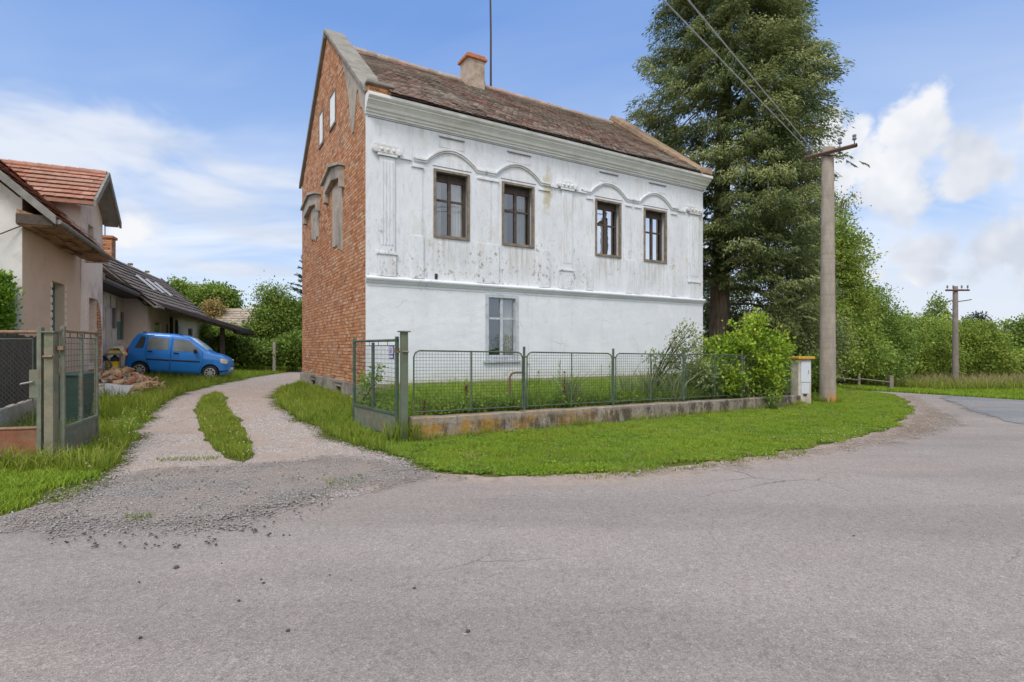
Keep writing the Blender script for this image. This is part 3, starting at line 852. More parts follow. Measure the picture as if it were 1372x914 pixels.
for w in UW: casement(w, 'old_wood', 'dark_wood', .16, .062, top_gap=.16)
casement(GWIN, 'grey_frame', 'grey_frame', .03, .09, curtain=True)
MB().box(GWIN[0] - .06, GWIN[1] + .06, -.07, .03, GWIN[2] - .07, GWIN[2] - .006).build('window_sill', 'grey_frame', house, bevel=.008)

# gable features
def gpoly(pts, d, name, mat, parent=house, bev=.01):
    return MB().prism(pts, 'x', -.004 - d, -.003 + .0).build(name, mat, parent, bevel=bev)
for (a, b, y0, y1, y0b, y1b) in ((429, 433.6, 154.5, 195.5, 150, 190), (443.2, 450.2, 131, 172.5, 123, 163)):
    w0, w1 = GW(b), GW(a)
    z0 = (GZ(a, y1) + GZ(b, y1b)) / 2; z1 = (GZ(a, y0) + GZ(b, y0b)) / 2
    print('attic', w0, w1, z0, z1)
    o = MB().box(-.02, .0, w0, w1, z0, z1).build('attic_window', 'white_board', house)
    f = MB(); f.box(-.035, -.001, w0 - .05, w0, z0, z1); f.box(-.035, -.001, w1, w1 + .05, z0, z1); f.box(-.04, -.001, w0 - .08, w1 + .08, z0 - .08, z0); f.box(-.035, -.001, w0 - .05, w1 + .05, z1, z1 + .05)
    f.build('attic_frame', 'old_wood', o)
for (a, b, y0, y1, ha, hb, h0, h1) in ((446.4, 459.5, 247, 327, 439, 462, 226, 262), (418, 427.7, 277, 318, 411, 429.5, 263, 292)):
    w0, w1 = GW(b), GW(a); m = (a + b) / 2; z0, z1 = GZ(m, y1), GZ(m, y0)
    R = random.Random(int(a))
    pts = [(w0, z1)]
    for k in range(9):
        u = k / 8; pts.append((w0 + (w1 - w0) * u * .999, z0 - R.uniform(0, .35) * (1 - u)))
    pts.append((w1, z1))
    gpoly([pts[0]] + pts[1:], .022, 'blind_niche', 'bare_plaster', bev=0)
    v0, v1 = GW(hb), GW(ha); mz = (ha + hb) / 2; g0, g1 = GZ(mz, h1), GZ(mz, h0)
    hood = [(v0, g0 - .02), (v0, g1 - .22), (v0 + (v1 - v0) * .2, g1 - .12), (v0 + (v1 - v0) * .5, g1), (v0 + (v1 - v0) * .8, g1 - .12), (v1, g1 - .22), (v1, g0 - .02),
            (v1 - .16, g0), (v1 - .18, g1 - .5), (v0 + (v1 - v0) * .5, g1 - .34), (v0 + .18, g1 - .5), (v0 + .16, g0)]
    gpoly(hood, .13, 'niche_hood', 'bare_plaster')
    MB().prism([(v0 - .06, g1 - .22), (v0 + (v1 - v0) * .5, g1 + .02), (v1 + .06, g1 - .22), (v1 + .06, g1 - .15), (v0 + (v1 - v0) * .5, g1 + .1), (v0 - .06, g1 - .15)], 'x', -.21, -.003).build('hood_ledge', 'bare_plaster', house)
# grey plaster left hanging under the coping
R = random.Random(4); pts = []
for k in range(17):
    u = k / 16; wv = .01 + u * 2.3; pts.append((wv, 7.5 + wv * .82 + .16))
low = []
for k in range(17):
    u = k / 16; wv = .01 + u * 2.3
    dp = [.9, .75, .7, .8, .35, .5, 1.1, 1.75, 1.9, 1.8, 1.2, .9, .75, .55, .4, .2, .05][k]
    low.append((wv, 7.5 + wv * .82 + .14 - dp * .85 - R.uniform(0, .08)))
gpoly(pts + low[::-1], .018, 'plaster_remnant', 'bare_plaster', bev=0)

# ------------------------------------------------------------------ front garden fence
F0 = Vector((-1.7, 8.5)); FD = Vector((.857, .515)); FA = math.atan2(.515, .857)
def FL(p):
    t = (p - CX) / FPX; return (t * F0.y - F0.x) / (FD.x - t * FD.y)
FLEN = FL(1066)
def wall_top(L): return .385 - .125 * L / 10.9
def fence_top(L): return 1.455 - .175 * L / 10.9
fence = thing('garden_fence', 'green wire panel fence on low lichen stained concrete wall before white house', 'fence', (F0.x, F0.y, 0), FA)
# low wall in three pours
cuts = [0.08, FL(700), FL(1008), FLEN + .45]
for i in range(3):
    n = 26; vs = []; fs = []
    for k in range(n + 1):
        L = cuts[i] + .006 + (cuts[i + 1] - cuts[i] - .012) * k / n
        j = mnoise.noise(Vector((L * 2, i, 3))) * .012
        top = wall_top(L) + j
        for (y, z) in ((-.11 + j, -.25), (-.10 + j, top - .02), (-.08 + j, top), (.12, top + j * .5), (.14, -.25)): vs.append((L, y, z))
    for k in range(n):
        for q in range(4): fs.append((k * 5 + q, k * 5 + 5 + q, k * 5 + 6 + q, k * 5 + 1 + q))
    fs.append((0, 1, 2, 3, 4)); fs.append(tuple(n * 5 + q for q in range(5)))
    MB().add(vs, fs).build('low_wall', 'lichen_wall', fence)
post_px = [703, 822.5, 917, 995, 1060]
for p in post_px:
    L = FL(p)
    m = MB(); m.tube([(L, .02, wall_top(L) - .15), (L, .02, fence_top(L) + .10)], .024, 10); m.build('fence_post', 'fence_green', fence, smooth=False)
edges = [FL(552)] + [FL(p) for p in post_px]
for i in range(5):
    a = edges[i] + (.03 if i == 0 else .05); b = edges[i + 1] - .05
    m = MB(); r = .10
    za0, zb0 = wall_top(a) + .05, wall_top(b) + .05; za1, zb1 = fence_top(a), fence_top(b)
    path = [(a, 0, za0), (a, 0, za1 - r), (a + .03, 0, za1 - .03), (a + r, 0, za1), (b - r, 0, zb1), (b - .03, 0, zb1 - .03), (b, 0, zb1 - r), (b, 0, zb0)]
    m.tube(path, .013, 6); m.bar((a, 0, za0 + .03), (b, 0, zb0 + .03), .014)
    mid = (a + b) / 2; m.bar((mid, 0, (za0 + zb0) / 2), (mid, 0, (za1 + zb1) / 2), .022)
    fr = m.build('mesh_panel', 'fence_green', fence)
    w = MB(); nvv = int((b - a) / .052)
    for k in range(1, nvv):
        L = a + (b - a) * k / nvv; w.bar((L, 0, wall_top(L) + .06), (L, 0, fence_top(L) - .005), .0038)
    for k in range(1, 19):
        u = k / 19; w.bar((a, .004, za0 + (za1 - za0) * u), (b, .004, zb0 + (zb1 - zb0) * u), .0038)
    w.build('wire_mesh', 'fence_wire', fr)
    if i:
        m = MB(); m.bar((edges[i] - .05, .01, fence_top(a) - .08), (a, .0, fence_top(a) - .08), .022); m.build('clip', 'fence_green', fr)
L = FL(703); z = 1.05
MB().tube([(L, .05, z), (L - .14, .10, z), (L - .2, .12, z - .02), (L - .235, .13, z - .08), (L - .24, .13, z - .40)], .021, 8).build('bent_pipe', 'rust_rail', fence)

# meter cabinet at the end of the wall
cb = FL(1070); cpos = F0 + FD * (cb + .1)
cab = thing('meter_cabinet', 'pale electricity meter pillar with yellow lichen cap at end of low wall', 'meter cabinet', (cpos.x, cpos.y, .1), FA - .30)
MB().box(-.20, .20, -.14, .18, -.2, 1.10).build('cabinet_body', 'cabinet_body', cab, bevel=.012)
MB().box(-.26, .26, -.22, .24, 1.102, 1.17).build('cabinet_cap', 'lichen_cap', cab, bevel=.015)
MB().box(-.13, .165, -.158, -.142, .50, 1.04).build('cabinet_door', 'cabinet_door', cab, bevel=.004)
d2 = MB().box(-.12, .12, -.155, -.142, .20, .485).build('cabinet_door', 'cabinet_door', cab, bevel=.004)
MB().box(-.05, .05, -.16, -.142, .14, .185).build('cable_gap', 'canopy_dark', cab)
MB().box(.085, .105, -.172, -.158, .72, .82).build('door_handle', 'galvanised', cab)

# ------------------------------------------------------------------ gates
def gate_pillar(x, y, w, h, label, rz, plate=True):
    t = thing('gate_pillar', label, 'gate post', (x, y, float(zt(x, y))), rz, 'steel pillars of the drive gate')
    MB().box(-w / 2, w / 2, -w / 2, w / 2, -.2, h).build('shaft', 'pillar_paint' if x < -3 else 'green_pillar', t, bevel=.006)
    MB().box(-w / 2 - .03, w / 2 + .03, -w / 2 - .03, w / 2 + .03, h + .002, h + .022).build('top_plate', 'rusty_green', t)
    m = MB(); m.boxm((w + .05, .04, .03), Matrix.Translation((-.01, w / 2 + .02, h * .82))); m.bar((-w / 2, -w / 2 - .015, h * .82), (w / 2, -w / 2 - .015, h * .82), .022)
    m.build('hinge_band', 'rust_rail', t)
    return t
gate_pillar(-1.72, 8.5, .105, 1.73, 'slim green steel gate post at the left end of the low wall', FA)
PX, PY = ray(69, 6.8)
gate_pillar(PX, PY, .108, 1.69, 'weathered thick steel gate post beside the grassy drive edge at far left', .12)

def gate_leaf(o, e, z0, z1, label, div, low, rail_mat='fence_green', low_mat='rusty_green', frame='fence_green', wire=True):
    """o, e: hinge and free end on the ground (x, y)"""
    d = Vector((e[0] - o[0], e[1] - o[1])); L = d.length
    t = thing('gate_leaf', label, 'gate', (o[0], o[1], z0), math.atan2(d.y, d.x), 'open leaves of the drive gate')
    h = z1 - z0
    m = MB()
    m.box(0, .05, -.025, .025, .02, h + .06); m.box(L - .05, L, -.025, .025, .0, h + .06)
    for u in div: m.box(u * L - .022, u * L + .022, -.022, .022, low, h - .03)
    m.box(.05, L - .05, -.02, .02, low - .025, low + .02); m.box(.05, L - .05, -.02, .02, .02, .06)
    m.build('gate_frame', frame, t, bevel=.004)
    MB().tube([(.0, 0, h), (L, 0, h)], .022, 8).build('top_rail', rail_mat, t)
    MB().box(.05, L - .05, -.008, .008, .06, low - .025).build('bottom_panel', low_mat, t)
    if wire:
        w = MB(); n = int(L / .055)
        w.bar((.05, 0, h - .085), (L - .05, 0, h - .085), .010)
        for k in range(1, n): w.bar((L * k / n, .004, low), (L * k / n, .004, h - .085), .0034)
        for k in range(1, 15): w.bar((.05, 0, low + (h - .085 - low) * k / 15), (L - .05, 0, low + (h - .085 - low) * k / 15), .0044)
        for u in (.2, .4, .6, .8): w.bar((L * u, 0, h - .085), (L * u, 0, h), .008)
        w.build('gate_mesh', 'fence_wire', t)
    return t, L, h
gl, L, h = gate_leaf((-1.83, 8.54), (-2.98, 10.05), .03, 1.62, 'green mesh gate leaf with blue house number plate leaning beside brick gable', (.52,), .40)
# house number plate on the leaf
pl = MB().box(.10, .26, .016, .028, h - .30, h - .085); pl = pl.build('number_plate', 'plate_blue', gl)
MB().box(.115, .245, .0282, .031, h - .225, h - .10).build('plate_field', 'plate_white', pl)
dg = MB()
bx, bz = .20, h - .205    # digits, read from outside (mirrored x as the face looks to +y)
def digit(segs, x):
    for (x0, x1, z0, z1) in segs: dg.box(x - x1, x - x0, .0312, .033, bz + z0, bz + z1)
digit([(0, .009, 0, .08), (.009, .03, 0, .01), (.009, .03, .034, .044), (.009, .03, .07, .08), (.03, .039, 0, .044)], .222)
digit([(.01, .02, 0, .08)], .175)
dg.build('plate_digits', 'plate_blue', pl)
MB().box(.115, .245, .0282, .031, h - .285, h - .245).build('plate_field', 'plate_white', pl)
MB().box(.02, .07, -.04, .04, h - .2, h - .12).build('hinge', 'rust_rail', gl)

gl2, L2, h2 = gate_leaf((PX + .085, PY + .06), (PX - .45, PY + 1.32), .1, 1.72, 'rusty green mesh gate leaf opened back beside thick post at left', (.5,), .36, 'rust_rail', 'rusty_green', 'rusty_green')
MB().box(-.06, .03, -.03, .03, h2 - .25, h2 - .2).build('hinge', 'rust_rail', gl2)

# small front gate at far left (chain link over a red-brown board)
wk0 = (PX - .11, PY - .0); wk1 = (PX - 1.55, PY - .12)
d = Vector((wk1[0] - wk0[0], wk1[1] - wk0[1])); LW = d.length
wg = thing('garden_gate', 'chain link garden gate with lock box and red brown bottom board at far left', 'gate', (wk0[0], wk0[1], .08), math.atan2(d.y, d.x))
m = MB(); m.box(0, .055, -.03, .03, -.02, 1.68); m.box(LW - .05, LW, -.03, .03, -.02, 1.62); m.box(.055, LW - .05, -.02, .02, .02, .06)
m.build('gate_frame', 'rusty_green', wg, bevel=.004)
MB().tube([(0, 0, 1.62), (LW, 0, 1.62)], .022, 8).build('gate_rail', 'rust_rail', wg)
MB().tube([(.055, 0, .40), (LW, 0, .37)], .022, 8).build('gate_rail', 'rust_rail', wg)
MB().box(.06, LW - .05, -.008, .008, .06, .375).build('bottom_panel', 'red_board', wg)
m = MB(); m.bar((.12, 0, 1.53), (LW, 0, 1.53), .012); m.bar((.12, 0, .42), (.12, 0, 1.53), .012)
w = MB()
for k in range(-18, 26):
    x0 = k * .062
    for sgn in (1, -1):
        # diagonal wires clipped to the frame
        pts = []
        za, zb_ = .42, 1.53; xa = x0 if sgn > 0 else x0 + (zb_ - za); xb = x0 + (zb_ - za) if sgn > 0 else x0
        def clip(xa, za, xb, zb_):
            lo, hi = .12, LW - .05
            if xa > xb: xa, za, xb, zb_ = xb, zb_, xa, za
            if xb < lo or xa > hi: return None
            if xa < lo: za += (zb_ - za) * (lo - xa) / (xb - xa); xa = lo
            if xb > hi: zb_ = za + (zb_ - za) * (hi - xa) / (xb - xa); xb = hi
            return xa, za, xb, zb_
        c = clip(xa, za, xb, zb_)
        if c: w.bar((c[0], .003 * sgn, c[1]), (c[2], .003 * sgn, c[3]), .0026)
fr_ = m.build('mesh_frame', 'fence_green', wg); w.build('chain_link', 'fence_wire', fr_)
lk = MB().box(.02, .14, -.035, .035, .78, 1.14).build('lock_box', 'rusty_green', wg, bevel=.006)
MB().bar((.07, .06, .99), (.22, .06, .96), .018).build('lock_handle', 'galvanised', lk)

# dark plank fence behind it
pa, pb = Vector((-7.9, 7.75)), Vector((-9.95, 11.25)); d = pb - pa; LP = d.length
pf = thing('plank_fence', 'dark plank fence on concrete base behind the chain link gate', 'fence', (pa.x, pa.y, 0), math.atan2(d.y, d.x))
MB().box(0, LP, -.07, .07, -.1, .47).build('concrete_base', 'footing', pf, bevel=.01)
m = MB(); k = 0
while k * .145 < LP - .14:
    m.box(k * .145, k * .145 + .138, -.035 + random.uniform(-.004, .004), -.012, .48 + random.uniform(0, .03), 1.72 + random.uniform(-.03, .03)); k += 1
m.build('planks', 'plank_dark', pf)
m = MB()
for z in (.7, 1.45): m.box(0, LP, -.01, .04, z, z + .08)
m.build('fence_rail', 'plank_dark', pf)

# ------------------------------------------------------------------ left house
LC = ray(30, 11.0); LA = math.atan2(.905, -.425)
lh = thing('left_house', 'pale rendered house with red tiled cross gable and sagging eaves', 'house', (LC[0], LC[1], 0), LA)
def LS(p):
    t = (p - CX) / FPX; return (t * 11.0 - LC[0]) / (-.425 - .905 * t)
def LZ(p, y): return CH + (HY - y) * (11 + .905 * LS(p)) / FPX
S1, S2 = 3.85, 6.0
w1 = (LS(69.5), LS(86), .95, LZ(75, 378)); w2 = (LS(117), LS(128), 1.05, LZ(122, 400))
print('left windows', w1, w2, 'dormer', LZ(107, 270))
mb = MB(); wall_holes(mb, 0, S1, -.3, 4.6, 0, .4, [w1]); mb.build('side_wall', 'beige_render', lh)
mb = MB(); wall_holes(mb, S1 + .001, S2, -.3, 5.42, -.03, .4, [w2, (LS(116.5), LS(123.5), 4.35, 5.0)]); 
mb.prism([(S1 + .001, 5.42), (S2, 5.42), (4.8, 6.36)], 'y', -.03, .3); mb.build('cross_gable_wall', 'pale_render', lh)
mb = MB(); mb.prism([(0.004, -.3), (.004, 4.55), (3.6, 7.85), (7.2, 4.55), (7.2, -.3)], 'x', -.004, .3); mb.build('gable_wall', 'white_render', lh)
mb = MB(); mb.box(.3, 12, 6.9, 7.2, -.3, 4.5); mb.build('back_wall', 'white_render', lh)
# roof slabs with tiles
RF = []
mb = MB()
def lslope(mb, x0, x1, ya, za, yb, zb_, tw=.23, th=.30, seed=2):
    tile_slope(mb, x0, x1, ya, za, yb, zb_, tw, th, .04, .05, seed, .012)
    mb.add([(x0, ya, za - .01), (x1, ya, za - .01), (x1, yb, zb_ - .01), (x0, yb, zb_ - .01), (x0, ya, za - .10), (x1, ya, za - .10), (x1, yb, zb_ - .10), (x0, yb, zb_ - .10)],
           [(0, 1, 2, 3), (4, 5, 6, 7), (0, 1, 5, 4), (1, 2, 6, 5), (2, 3, 7, 6), (3, 0, 4, 7)], .3)
lslope(mb, -.38, 3.42, -.62, 4.14, 3.6, 8.05); lslope(mb, 3.42, 6.0, .3, 5.02, 3.6, 8.05)
lslope(mb, -.38, 6.0, 7.8, 4.12, 3.6, 8.05)
mb.build('main_roof', 'red_tile', lh)
m = MB(); m.prism([(-.66, 4.02), (-.66, 4.20), (3.6, 8.16), (3.6, 7.96)], 'x', -.44, -.385); m.build('barge_board', 'barge_board', lh)
# boarded soffit, broken at the near corner
m = MB(); n = 12; vs = []; fs = []
for k in range(n + 1):
    x = -.30 + 3.85 * k / n; sg = -.17 * (k / n) ** 2 + .03 * mnoise.noise(Vector((k, 0, 0)))
    for (y, z) in ((-.62, 4.10), (-.62, 3.99), (-.30, 3.975), (.0, 3.98), (.0, 4.30)): vs.append((x, y - .10 * (k / n), z + sg * (1 if y < -.1 else .6)))
for k in range(n):
    for q in range(4): fs.append((k * 5 + q, k * 5 + 5 + q, k * 5 + 6 + q, k * 5 + 1 + q))
fs.append((0, 1, 2, 3, 4)); fs.append(tuple(n * 5 + q for q in range(5)))
m.add(vs, fs); m.build('eaves_soffit', 'soffit_board', lh)
m = MB()
for k in range(5): m.boxm((.75, .12, .025), Matrix.Translation((.1 + k * .72, -.18 - .13 * (k % 3), 3.955 - .03 * k)) @ Matrix.Rotation(.07 * ((k % 3) - 1), 4, 'Z') @ Matrix.Rotation(.05, 4, 'Y'))
m.build('loose_boards', 'soffit_board', lh)
MB().box(-.34, -.28, -.60, .0, 4.0, 4.20).build('rafter_end', 'dark_wood', lh)
MB().tube([(-.4, -.70, 4.08), (2, -.74, 3.99), (3.5, -.80, 3.90)], .05, 8).build('gutter', 'barge_board', lh)
# cross gable roof
mb = MB()
def cross_slope(xa, za, xb, zb_, y0, y1, seed):
    t = MB(); tile_slope(t, y0, y1, xa, za, xb, zb_, .21, .25, .025, .05, seed, .012)
    t.add([(y0, xa, za - .01), (y1, xa, za - .01), (y1, xb, zb_ - .01), (y0, xb, zb_ - .01), (y0, xa, za - .1), (y1, xa, za - .1), (y1, xb, zb_ - .1), (y0, xb, zb_ - .1)],
          [(0, 1, 2, 3), (4, 5, 6, 7), (0, 1, 5, 4), (1, 2, 6, 5), (2, 3, 7, 6), (3, 0, 4, 7)], .3)
    o = len(mb.v)
    mb.v += [(b, a, c) for (a, b, c) in t.v]; mb.f += [tuple(i + o for i in f) for f in t.f]; mb.val += t.val
cross_slope(3.42, 5.42, 4.8, 6.52, -.40, 4.2, 11); cross_slope(6.18, 5.42, 4.8, 6.52, -.40, 4.2, 12)
cr = mb.build('cross_roof', 'red_tile', lh)
m = MB(); yy = -.40
while yy < 4.1: m.lathe([(.10, yy), (.115, yy + .33), (.09, yy + .34)], (4.8, 0, 6.53), 10, 'y', random.uniform(.3, .9)); yy += .31
m.build('ridge_tiles', 'red_tile', cr)
m = MB()
for (xa, xb) in ((3.37, 4.8), (6.23, 4.8)): m.prism([(xa, 5.26), (xa, 5.45), (xb, 6.60), (xb, 6.40)], 'y', -.47, -.41)
m.build('barge_board', 'barge_board', lh)
m = MB()
for (xa, xb) in ((3.44, 4.8), (6.16, 4.8)): m.prism([(xa, 5.27), (xa, 5.31), (xb, 6.41), (xb, 6.37)], 'y', -.405, -.04)
m.build('gable_soffit', 'barge_board', lh)
MB().box(S1 - .01, S1 + .2, .0, 2.2, 4.3, 5.42).build('dormer_cheek', 'dormer_render', lh)
# window fittings
def lwin(w, mat, glassmat='dark_glass', y=.18):
    f = MB(); t = .07; x0, x1, z0, z1 = w
    f.box(x0, x0 + t, y, y + .06, z0, z1); f.box(x1 - t, x1, y, y + .06, z0, z1); f.box(x0 + t, x1 - t, y, y + .06, z1 - t, z1); f.box(x0 + t, x1 - t, y, y + .06, z0, z0 + t)
    f.box((x0 + x1) / 2 - .03, (x0 + x1) / 2 + .03, y, y + .06, z0 + t, z1 - t)
    o = f.build('window', mat, lh)
    MB().box(x0, x1, y + .03, y + .04, z0, z1).build('pane', glassmat, o)
lwin(w1, 'teal_frame'); lwin((LS(116.5), LS(123.5), 4.35, 5.0), 'old_wood')
MB().box(w2[0], w2[1], .16, .30, w2[2], w2[3]).build('brick_infill', 'front_brick', lh)
MB().prism([(w2[1], .85), (w2[1] + .42, 1.0), (w2[1] + .5, 1.8), (w2[1] + .38, 2.5), (w2[1] + .16, w2[3] - .1), (w2[1], w2[3])], 'y', -.045, -.028).build('bare_brick_patch', 'front_brick', lh)
MB().box(w2[0] - .02, w2[1] + .45, -.06, -.028, .80, .88).build('window_sill', 'brick_cap', lh)
for w in (w1, w2):
    for side in (0, 1):
        m = MB()
        if w is w2 and side: continue
        for k in range(12):
            z = w[2] + (w[3] - w[2]) * (k + .1) / 12
            if side: m.box(w[1] + .01, w[1] + .12, -.02, .002, z, z + .12)
            else: m.box(w[0] - .12, w[0] - .01, -.045 if w is w2 else -.02, -.028 if w is w2 else .002, z, z + .12)
        m.build('jamb_bricks', 'pale_render', lh)
# stucco squares and service wire on the near gable
m = MB()
for (a, b) in ((.25, .55), (.68, .98)): m.box(-.02, -.003, a, b, 2.45, 2.72)
m.build('stucco_squares', 'bare_plaster', lh)
MB().tube([(-.03, .02, 4.0), (-.35, .9, 3.35), (-.8, 2.2, 3.0)], .012, 6).build('service_wire', 'hose_dark', lh)
m = MB(); m.tube([(S1 + .3, -.05, 3.88), (S1 + .32, -.55, 3.90), (S1 + .35, -.60, 3.8)], .03, 6); m.build('gutter_bracket', 'galvanised', lh)

# long outbuilding joined on behind
ob = thing('outbuilding', 'long low outbuilding with stained wall and dark tiled roof behind the house', 'outbuilding', (LC[0], LC[1], 0), LA)
def lbox(x0, x1, y0, y1, z0, z1, name, mat, par=ob, bev=0): return MB().box(x0, x1, y0, y1, z0, z1).build(name, mat, par, bevel=bev)
mb = MB(); wall_holes(mb, S2 + .01, 13.2, -.3, 3.95, .75, 1.05, []); mb.build('wall', 'old_render', ob)
mb = MB(); mb.prism([(.76, -.3), (.76, 3.9), (3.2, 5.6), (5.6, 3.9), (5.6, -.3)], 'x', 13.0, 13.19); mb.build('end_wall', 'old_render', ob)
mb = MB(); lslope(mb, S2 + .4, 14.2, -.02, 3.72, 3.2, 5.72, .25, .30, 21); ro = mb.build('roof', 'brown_tile', ob)
mb = MB(); lslope(mb, S2 + .06, S2 + .42, .0, 3.78, 3.2, 5.78, .25, .30, 22); lslope(mb, 9.0, 11.0, .75, 4.27, 3.0, 5.68, .25, .30, 23); mb.build('orange_tiles', 'orange_tile', ob)
mb = MB(); mb.prism([(-.08, 3.60), (-.08, 3.80), (3.2, 5.84), (3.2, 5.64)], 'x', S2 + .02, S2 + .06); mb.build('barge_board', 'barge_board', ob)
mb = MB(); mb.box(S2 + .1, 14.2, .0, .75, 3.56, 3.64); mb.build('eaves_soffit', 'dark_wood', ob)
def lfix(p0, p1, y0, y1, name, mat, d=.03):
    def s_(p):
        t = (p - CX) / FPX; ox, oy = LC[0] - .905 * .75, LC[1] - .425 * .75
        return (t * oy - ox) / (-.425 - .905 * t)
    a, b = s_(p0), s_(p1); m_ = (a + b) / 2; dep = 11 - .425 * .75 + .905 * m_
    return lbox(a, b, .75 - d, .752, CH + (HY - y1) * dep / FPX, CH + (HY - y0) * dep / FPX, name, mat, ob)
lfix(141, 147, 412, 490, 'door', 'beige_render'); lfix(150.5, 153.5, 413, 440, 'window', 'dark_glass')
lfix(157, 160.5, 431, 455, 'shutter', 'green_door'); lfix(161.5, 164.5, 418, 455, 'window', 'dark_glass')
lfix(166, 168.5, 420, 444, 'window', 'dark_glass'); lfix(170, 175, 422, 470, 'door', 'red_door', .05)
m = MB()
for x in (8.0, 9.4, 10.6, 11.5): m.box(x, x + .10, .72, .752, 2.3, 3.5)
m.build('wall_stains', 'bare_plaster', ob)

# wing with the carport
WB = ray(197, 22.5); WA = math.atan2(.94, -.34)
wing = thing('barn_wing', 'cream rear wing with small windows and dark tiled roof with skylights', 'outbuilding', (WB[0], WB[1], 0), WA)
WLn = 11.2
def WS(p):
    t = (p - CX) / FPX; return (t * WB[1] - WB[0]) / (-.34 - .94 * t)
def WZ(p, y): return CH + (HY - y) * (WB[1] + .94 * WS(p)) / FPX
wins = []
for (a, b, y0, y1) in ((207.5, 215, 433, 453), (223, 227, 434.5, 453), (236, 239.5, 438, 456), (252, 258.5, 440, 456)):
    wins.append((WS(a), WS(b), WZ((a + b) / 2, y1), WZ((a + b) / 2, y0)))
mb = MB(); wall_holes(mb, 0, WLn, -.2, 3.25, 0, .35, wins); mb.build('wall', 'cream_render', wing)
mb = MB(); mb.prism([(.004, -.2), (.004, 3.2), (2.3, 5.6), (4.6, 3.2), (4.6, -.2)], 'x', WLn - .3, WLn + .004); mb.build('end_wall', 'cream_render', wing); mb = MB(); mb.prism([(.004, -.2), (.004, 3.2), (2.3, 5.6), (4.6, 3.2), (4.6, -.2)], 'x', -.004, .3)
mb.build('end_wall', 'cream_render', wing)
for w in wins:
    f = MB(); f.box(w[0] - .06, w[1] + .06, .05, .11, w[2], w[3]); fo = f.build('window', 'old_wood', wing)
    MB().box(w[0] + .06, w[1] - .06, .04, .048, w[2] + .08, w[3] - .08).build('pane', 'dark_glass', fo)
mb = MB(); lslope(mb, -.9, WLn + .5, -.5, 3.22, 2.3, 5.72, .28, .33, 31); lslope(mb, -.9, WLn + .5, 5.1, 3.22, 2.3, 5.72, .28, .33, 32)
wr = mb.build('roof', 'brown_tile', wing)
MB().prism([(-.55, 3.02), (-.55, 3.24), (2.3, 5.80), (2.3, 5.58)], 'x', WLn + .5, WLn + .56).build('barge_board', 'canopy_dark', wing)
MB().tube([(-.9, -.56, 3.18), (WLn + .5, -.56, 3.14)], .06, 8).build('gutter', 'barge_board', wing)
for k in range(3):
    x = 3.2 + k * 1.5; d = Vector((0, 2.8, 2.5)).normalized(); nn = Vector((0, -2.5, 2.8)).normalized()
    b = Vector((x, .55, 4.16)) + nn * .10
    M4 = Matrix(((1, 0, 0, b.x), (0, d.y, nn.y, b.y), (0, d.z, nn.z, b.z), (0, 0, 0, 1))) @ Matrix.Translation((0, .5, 0))
    MB().boxm((.36, 1.0, .06), M4).build('skylight', 'skylight', wing)
for i in range(12):
    x = .3 + i * .95; lb = MB().box(x, x + .14, 2.2, 2.4, 5.74, 5.84).build('ridge_vent', 'brown_tile', wr) if i % 3 == 0 else None

chy = MB().box(2.3, 2.82, 1.95, 2.5, 5.0, 6.42).build('chimney', 'front_brick', wing, bevel=.01)
MB().box(2.24, 2.88, 1.89, 2.56, 6.422, 6.54).build('chimney_cap', 'brick_cap', chy, bevel=.01)
MB().tube([(2.3, 2.2, 6.5), (2.3, 2.2, 7.1)], .02, 6).build('aerial', 'mast_metal', chy)
cp = thing('carport', 'dark timber lean-to carport roof on posts behind the blue car', 'carport', (0, 0, 0), 0)
P0 = Vector((-15.35, 22.4, 3.42)); P1 = Vector((-12.45, 24.6, 2.26)); bk = Vector((-.34, .94, 0)) * 5.0
m = MB(); nrm = Vector((0, 0, .16))
q = [P0, P1, P1 + bk, P0 + bk]
m.add([p for p in q] + [p + nrm for p in q], [(0, 1, 2, 3), (4, 5, 6, 7), (0, 1, 5, 4), (1, 2, 6, 5), (2, 3, 7, 6), (3, 0, 4, 7)]); m.build('canopy', 'canopy_dark', cp)
m = MB()
for u in np.linspace(.02, .98, 9): m.bar(P0.lerp(P1, .0) + bk * u - Vector((0, 0, .06)), P1 + bk * u - Vector((0, 0, .06)), .09)
m.build('rafters', 'dark_wood', cp)
MB().bar(P1.lerp(P0, .08) - Vector((0, 0, .12)), P1.lerp(P0, .08) + bk - Vector((0, 0, .12)), .14).build('beam', 'dark_wood', cp)
for (p, D) in ((298, 24.9), (228.5, 26.0), (235, 27.0)):
    x, y = ray(p, D); 
    MB().box(x - .075, x + .075, y - .075, y + .075, float(zt(x, y)) - .1, {298: 2.5, 228.5: 3.0, 235: 2.9}[p]).build('post', 'dark_wood', cp)

# ------------------------------------------------------------------ blue car
def lerp_tab(tab, x):
    return float(np.interp(x, [a for a, _ in tab], [b for _, b in tab]))
TOP = [(0, .62), (.02, .80), (.05, 1.02), (.12, 1.22), (.24, 1.47), (.34, 1.60), (.45, 1.645), (.8, 1.665), (1.4, 1.66), (1.85, 1.63), (2.05, 1.575), (2.4, 1.33), (2.72, 1.075), (2.8, 1.045), (3.1, .97), (3.3, .895), (3.42, .81), (3.48, .70), (3.5, .58)]
BOT = [(0, .42), (.06, .27), (.2, .22), (3.3, .20), (3.45, .26), (3.5, .34)]
WH = [(0, .66), (.05, .73), (.2, .775), (.6, .795), (2.6, .795), (3.0, .775), (3.3, .72), (3.43, .64), (3.5, .54)]
RW, FW, WR = .52, 2.88, .275
def half(x, z):
    w = lerp_tab(WH, x)
    f = float(np.interp(z, [.2, .35, .62, .78, .95, 1.0, 1.55, 1.70], [.945, .985, 1.0, 1.005, .985, .97, .80, .74]))
    return w * f
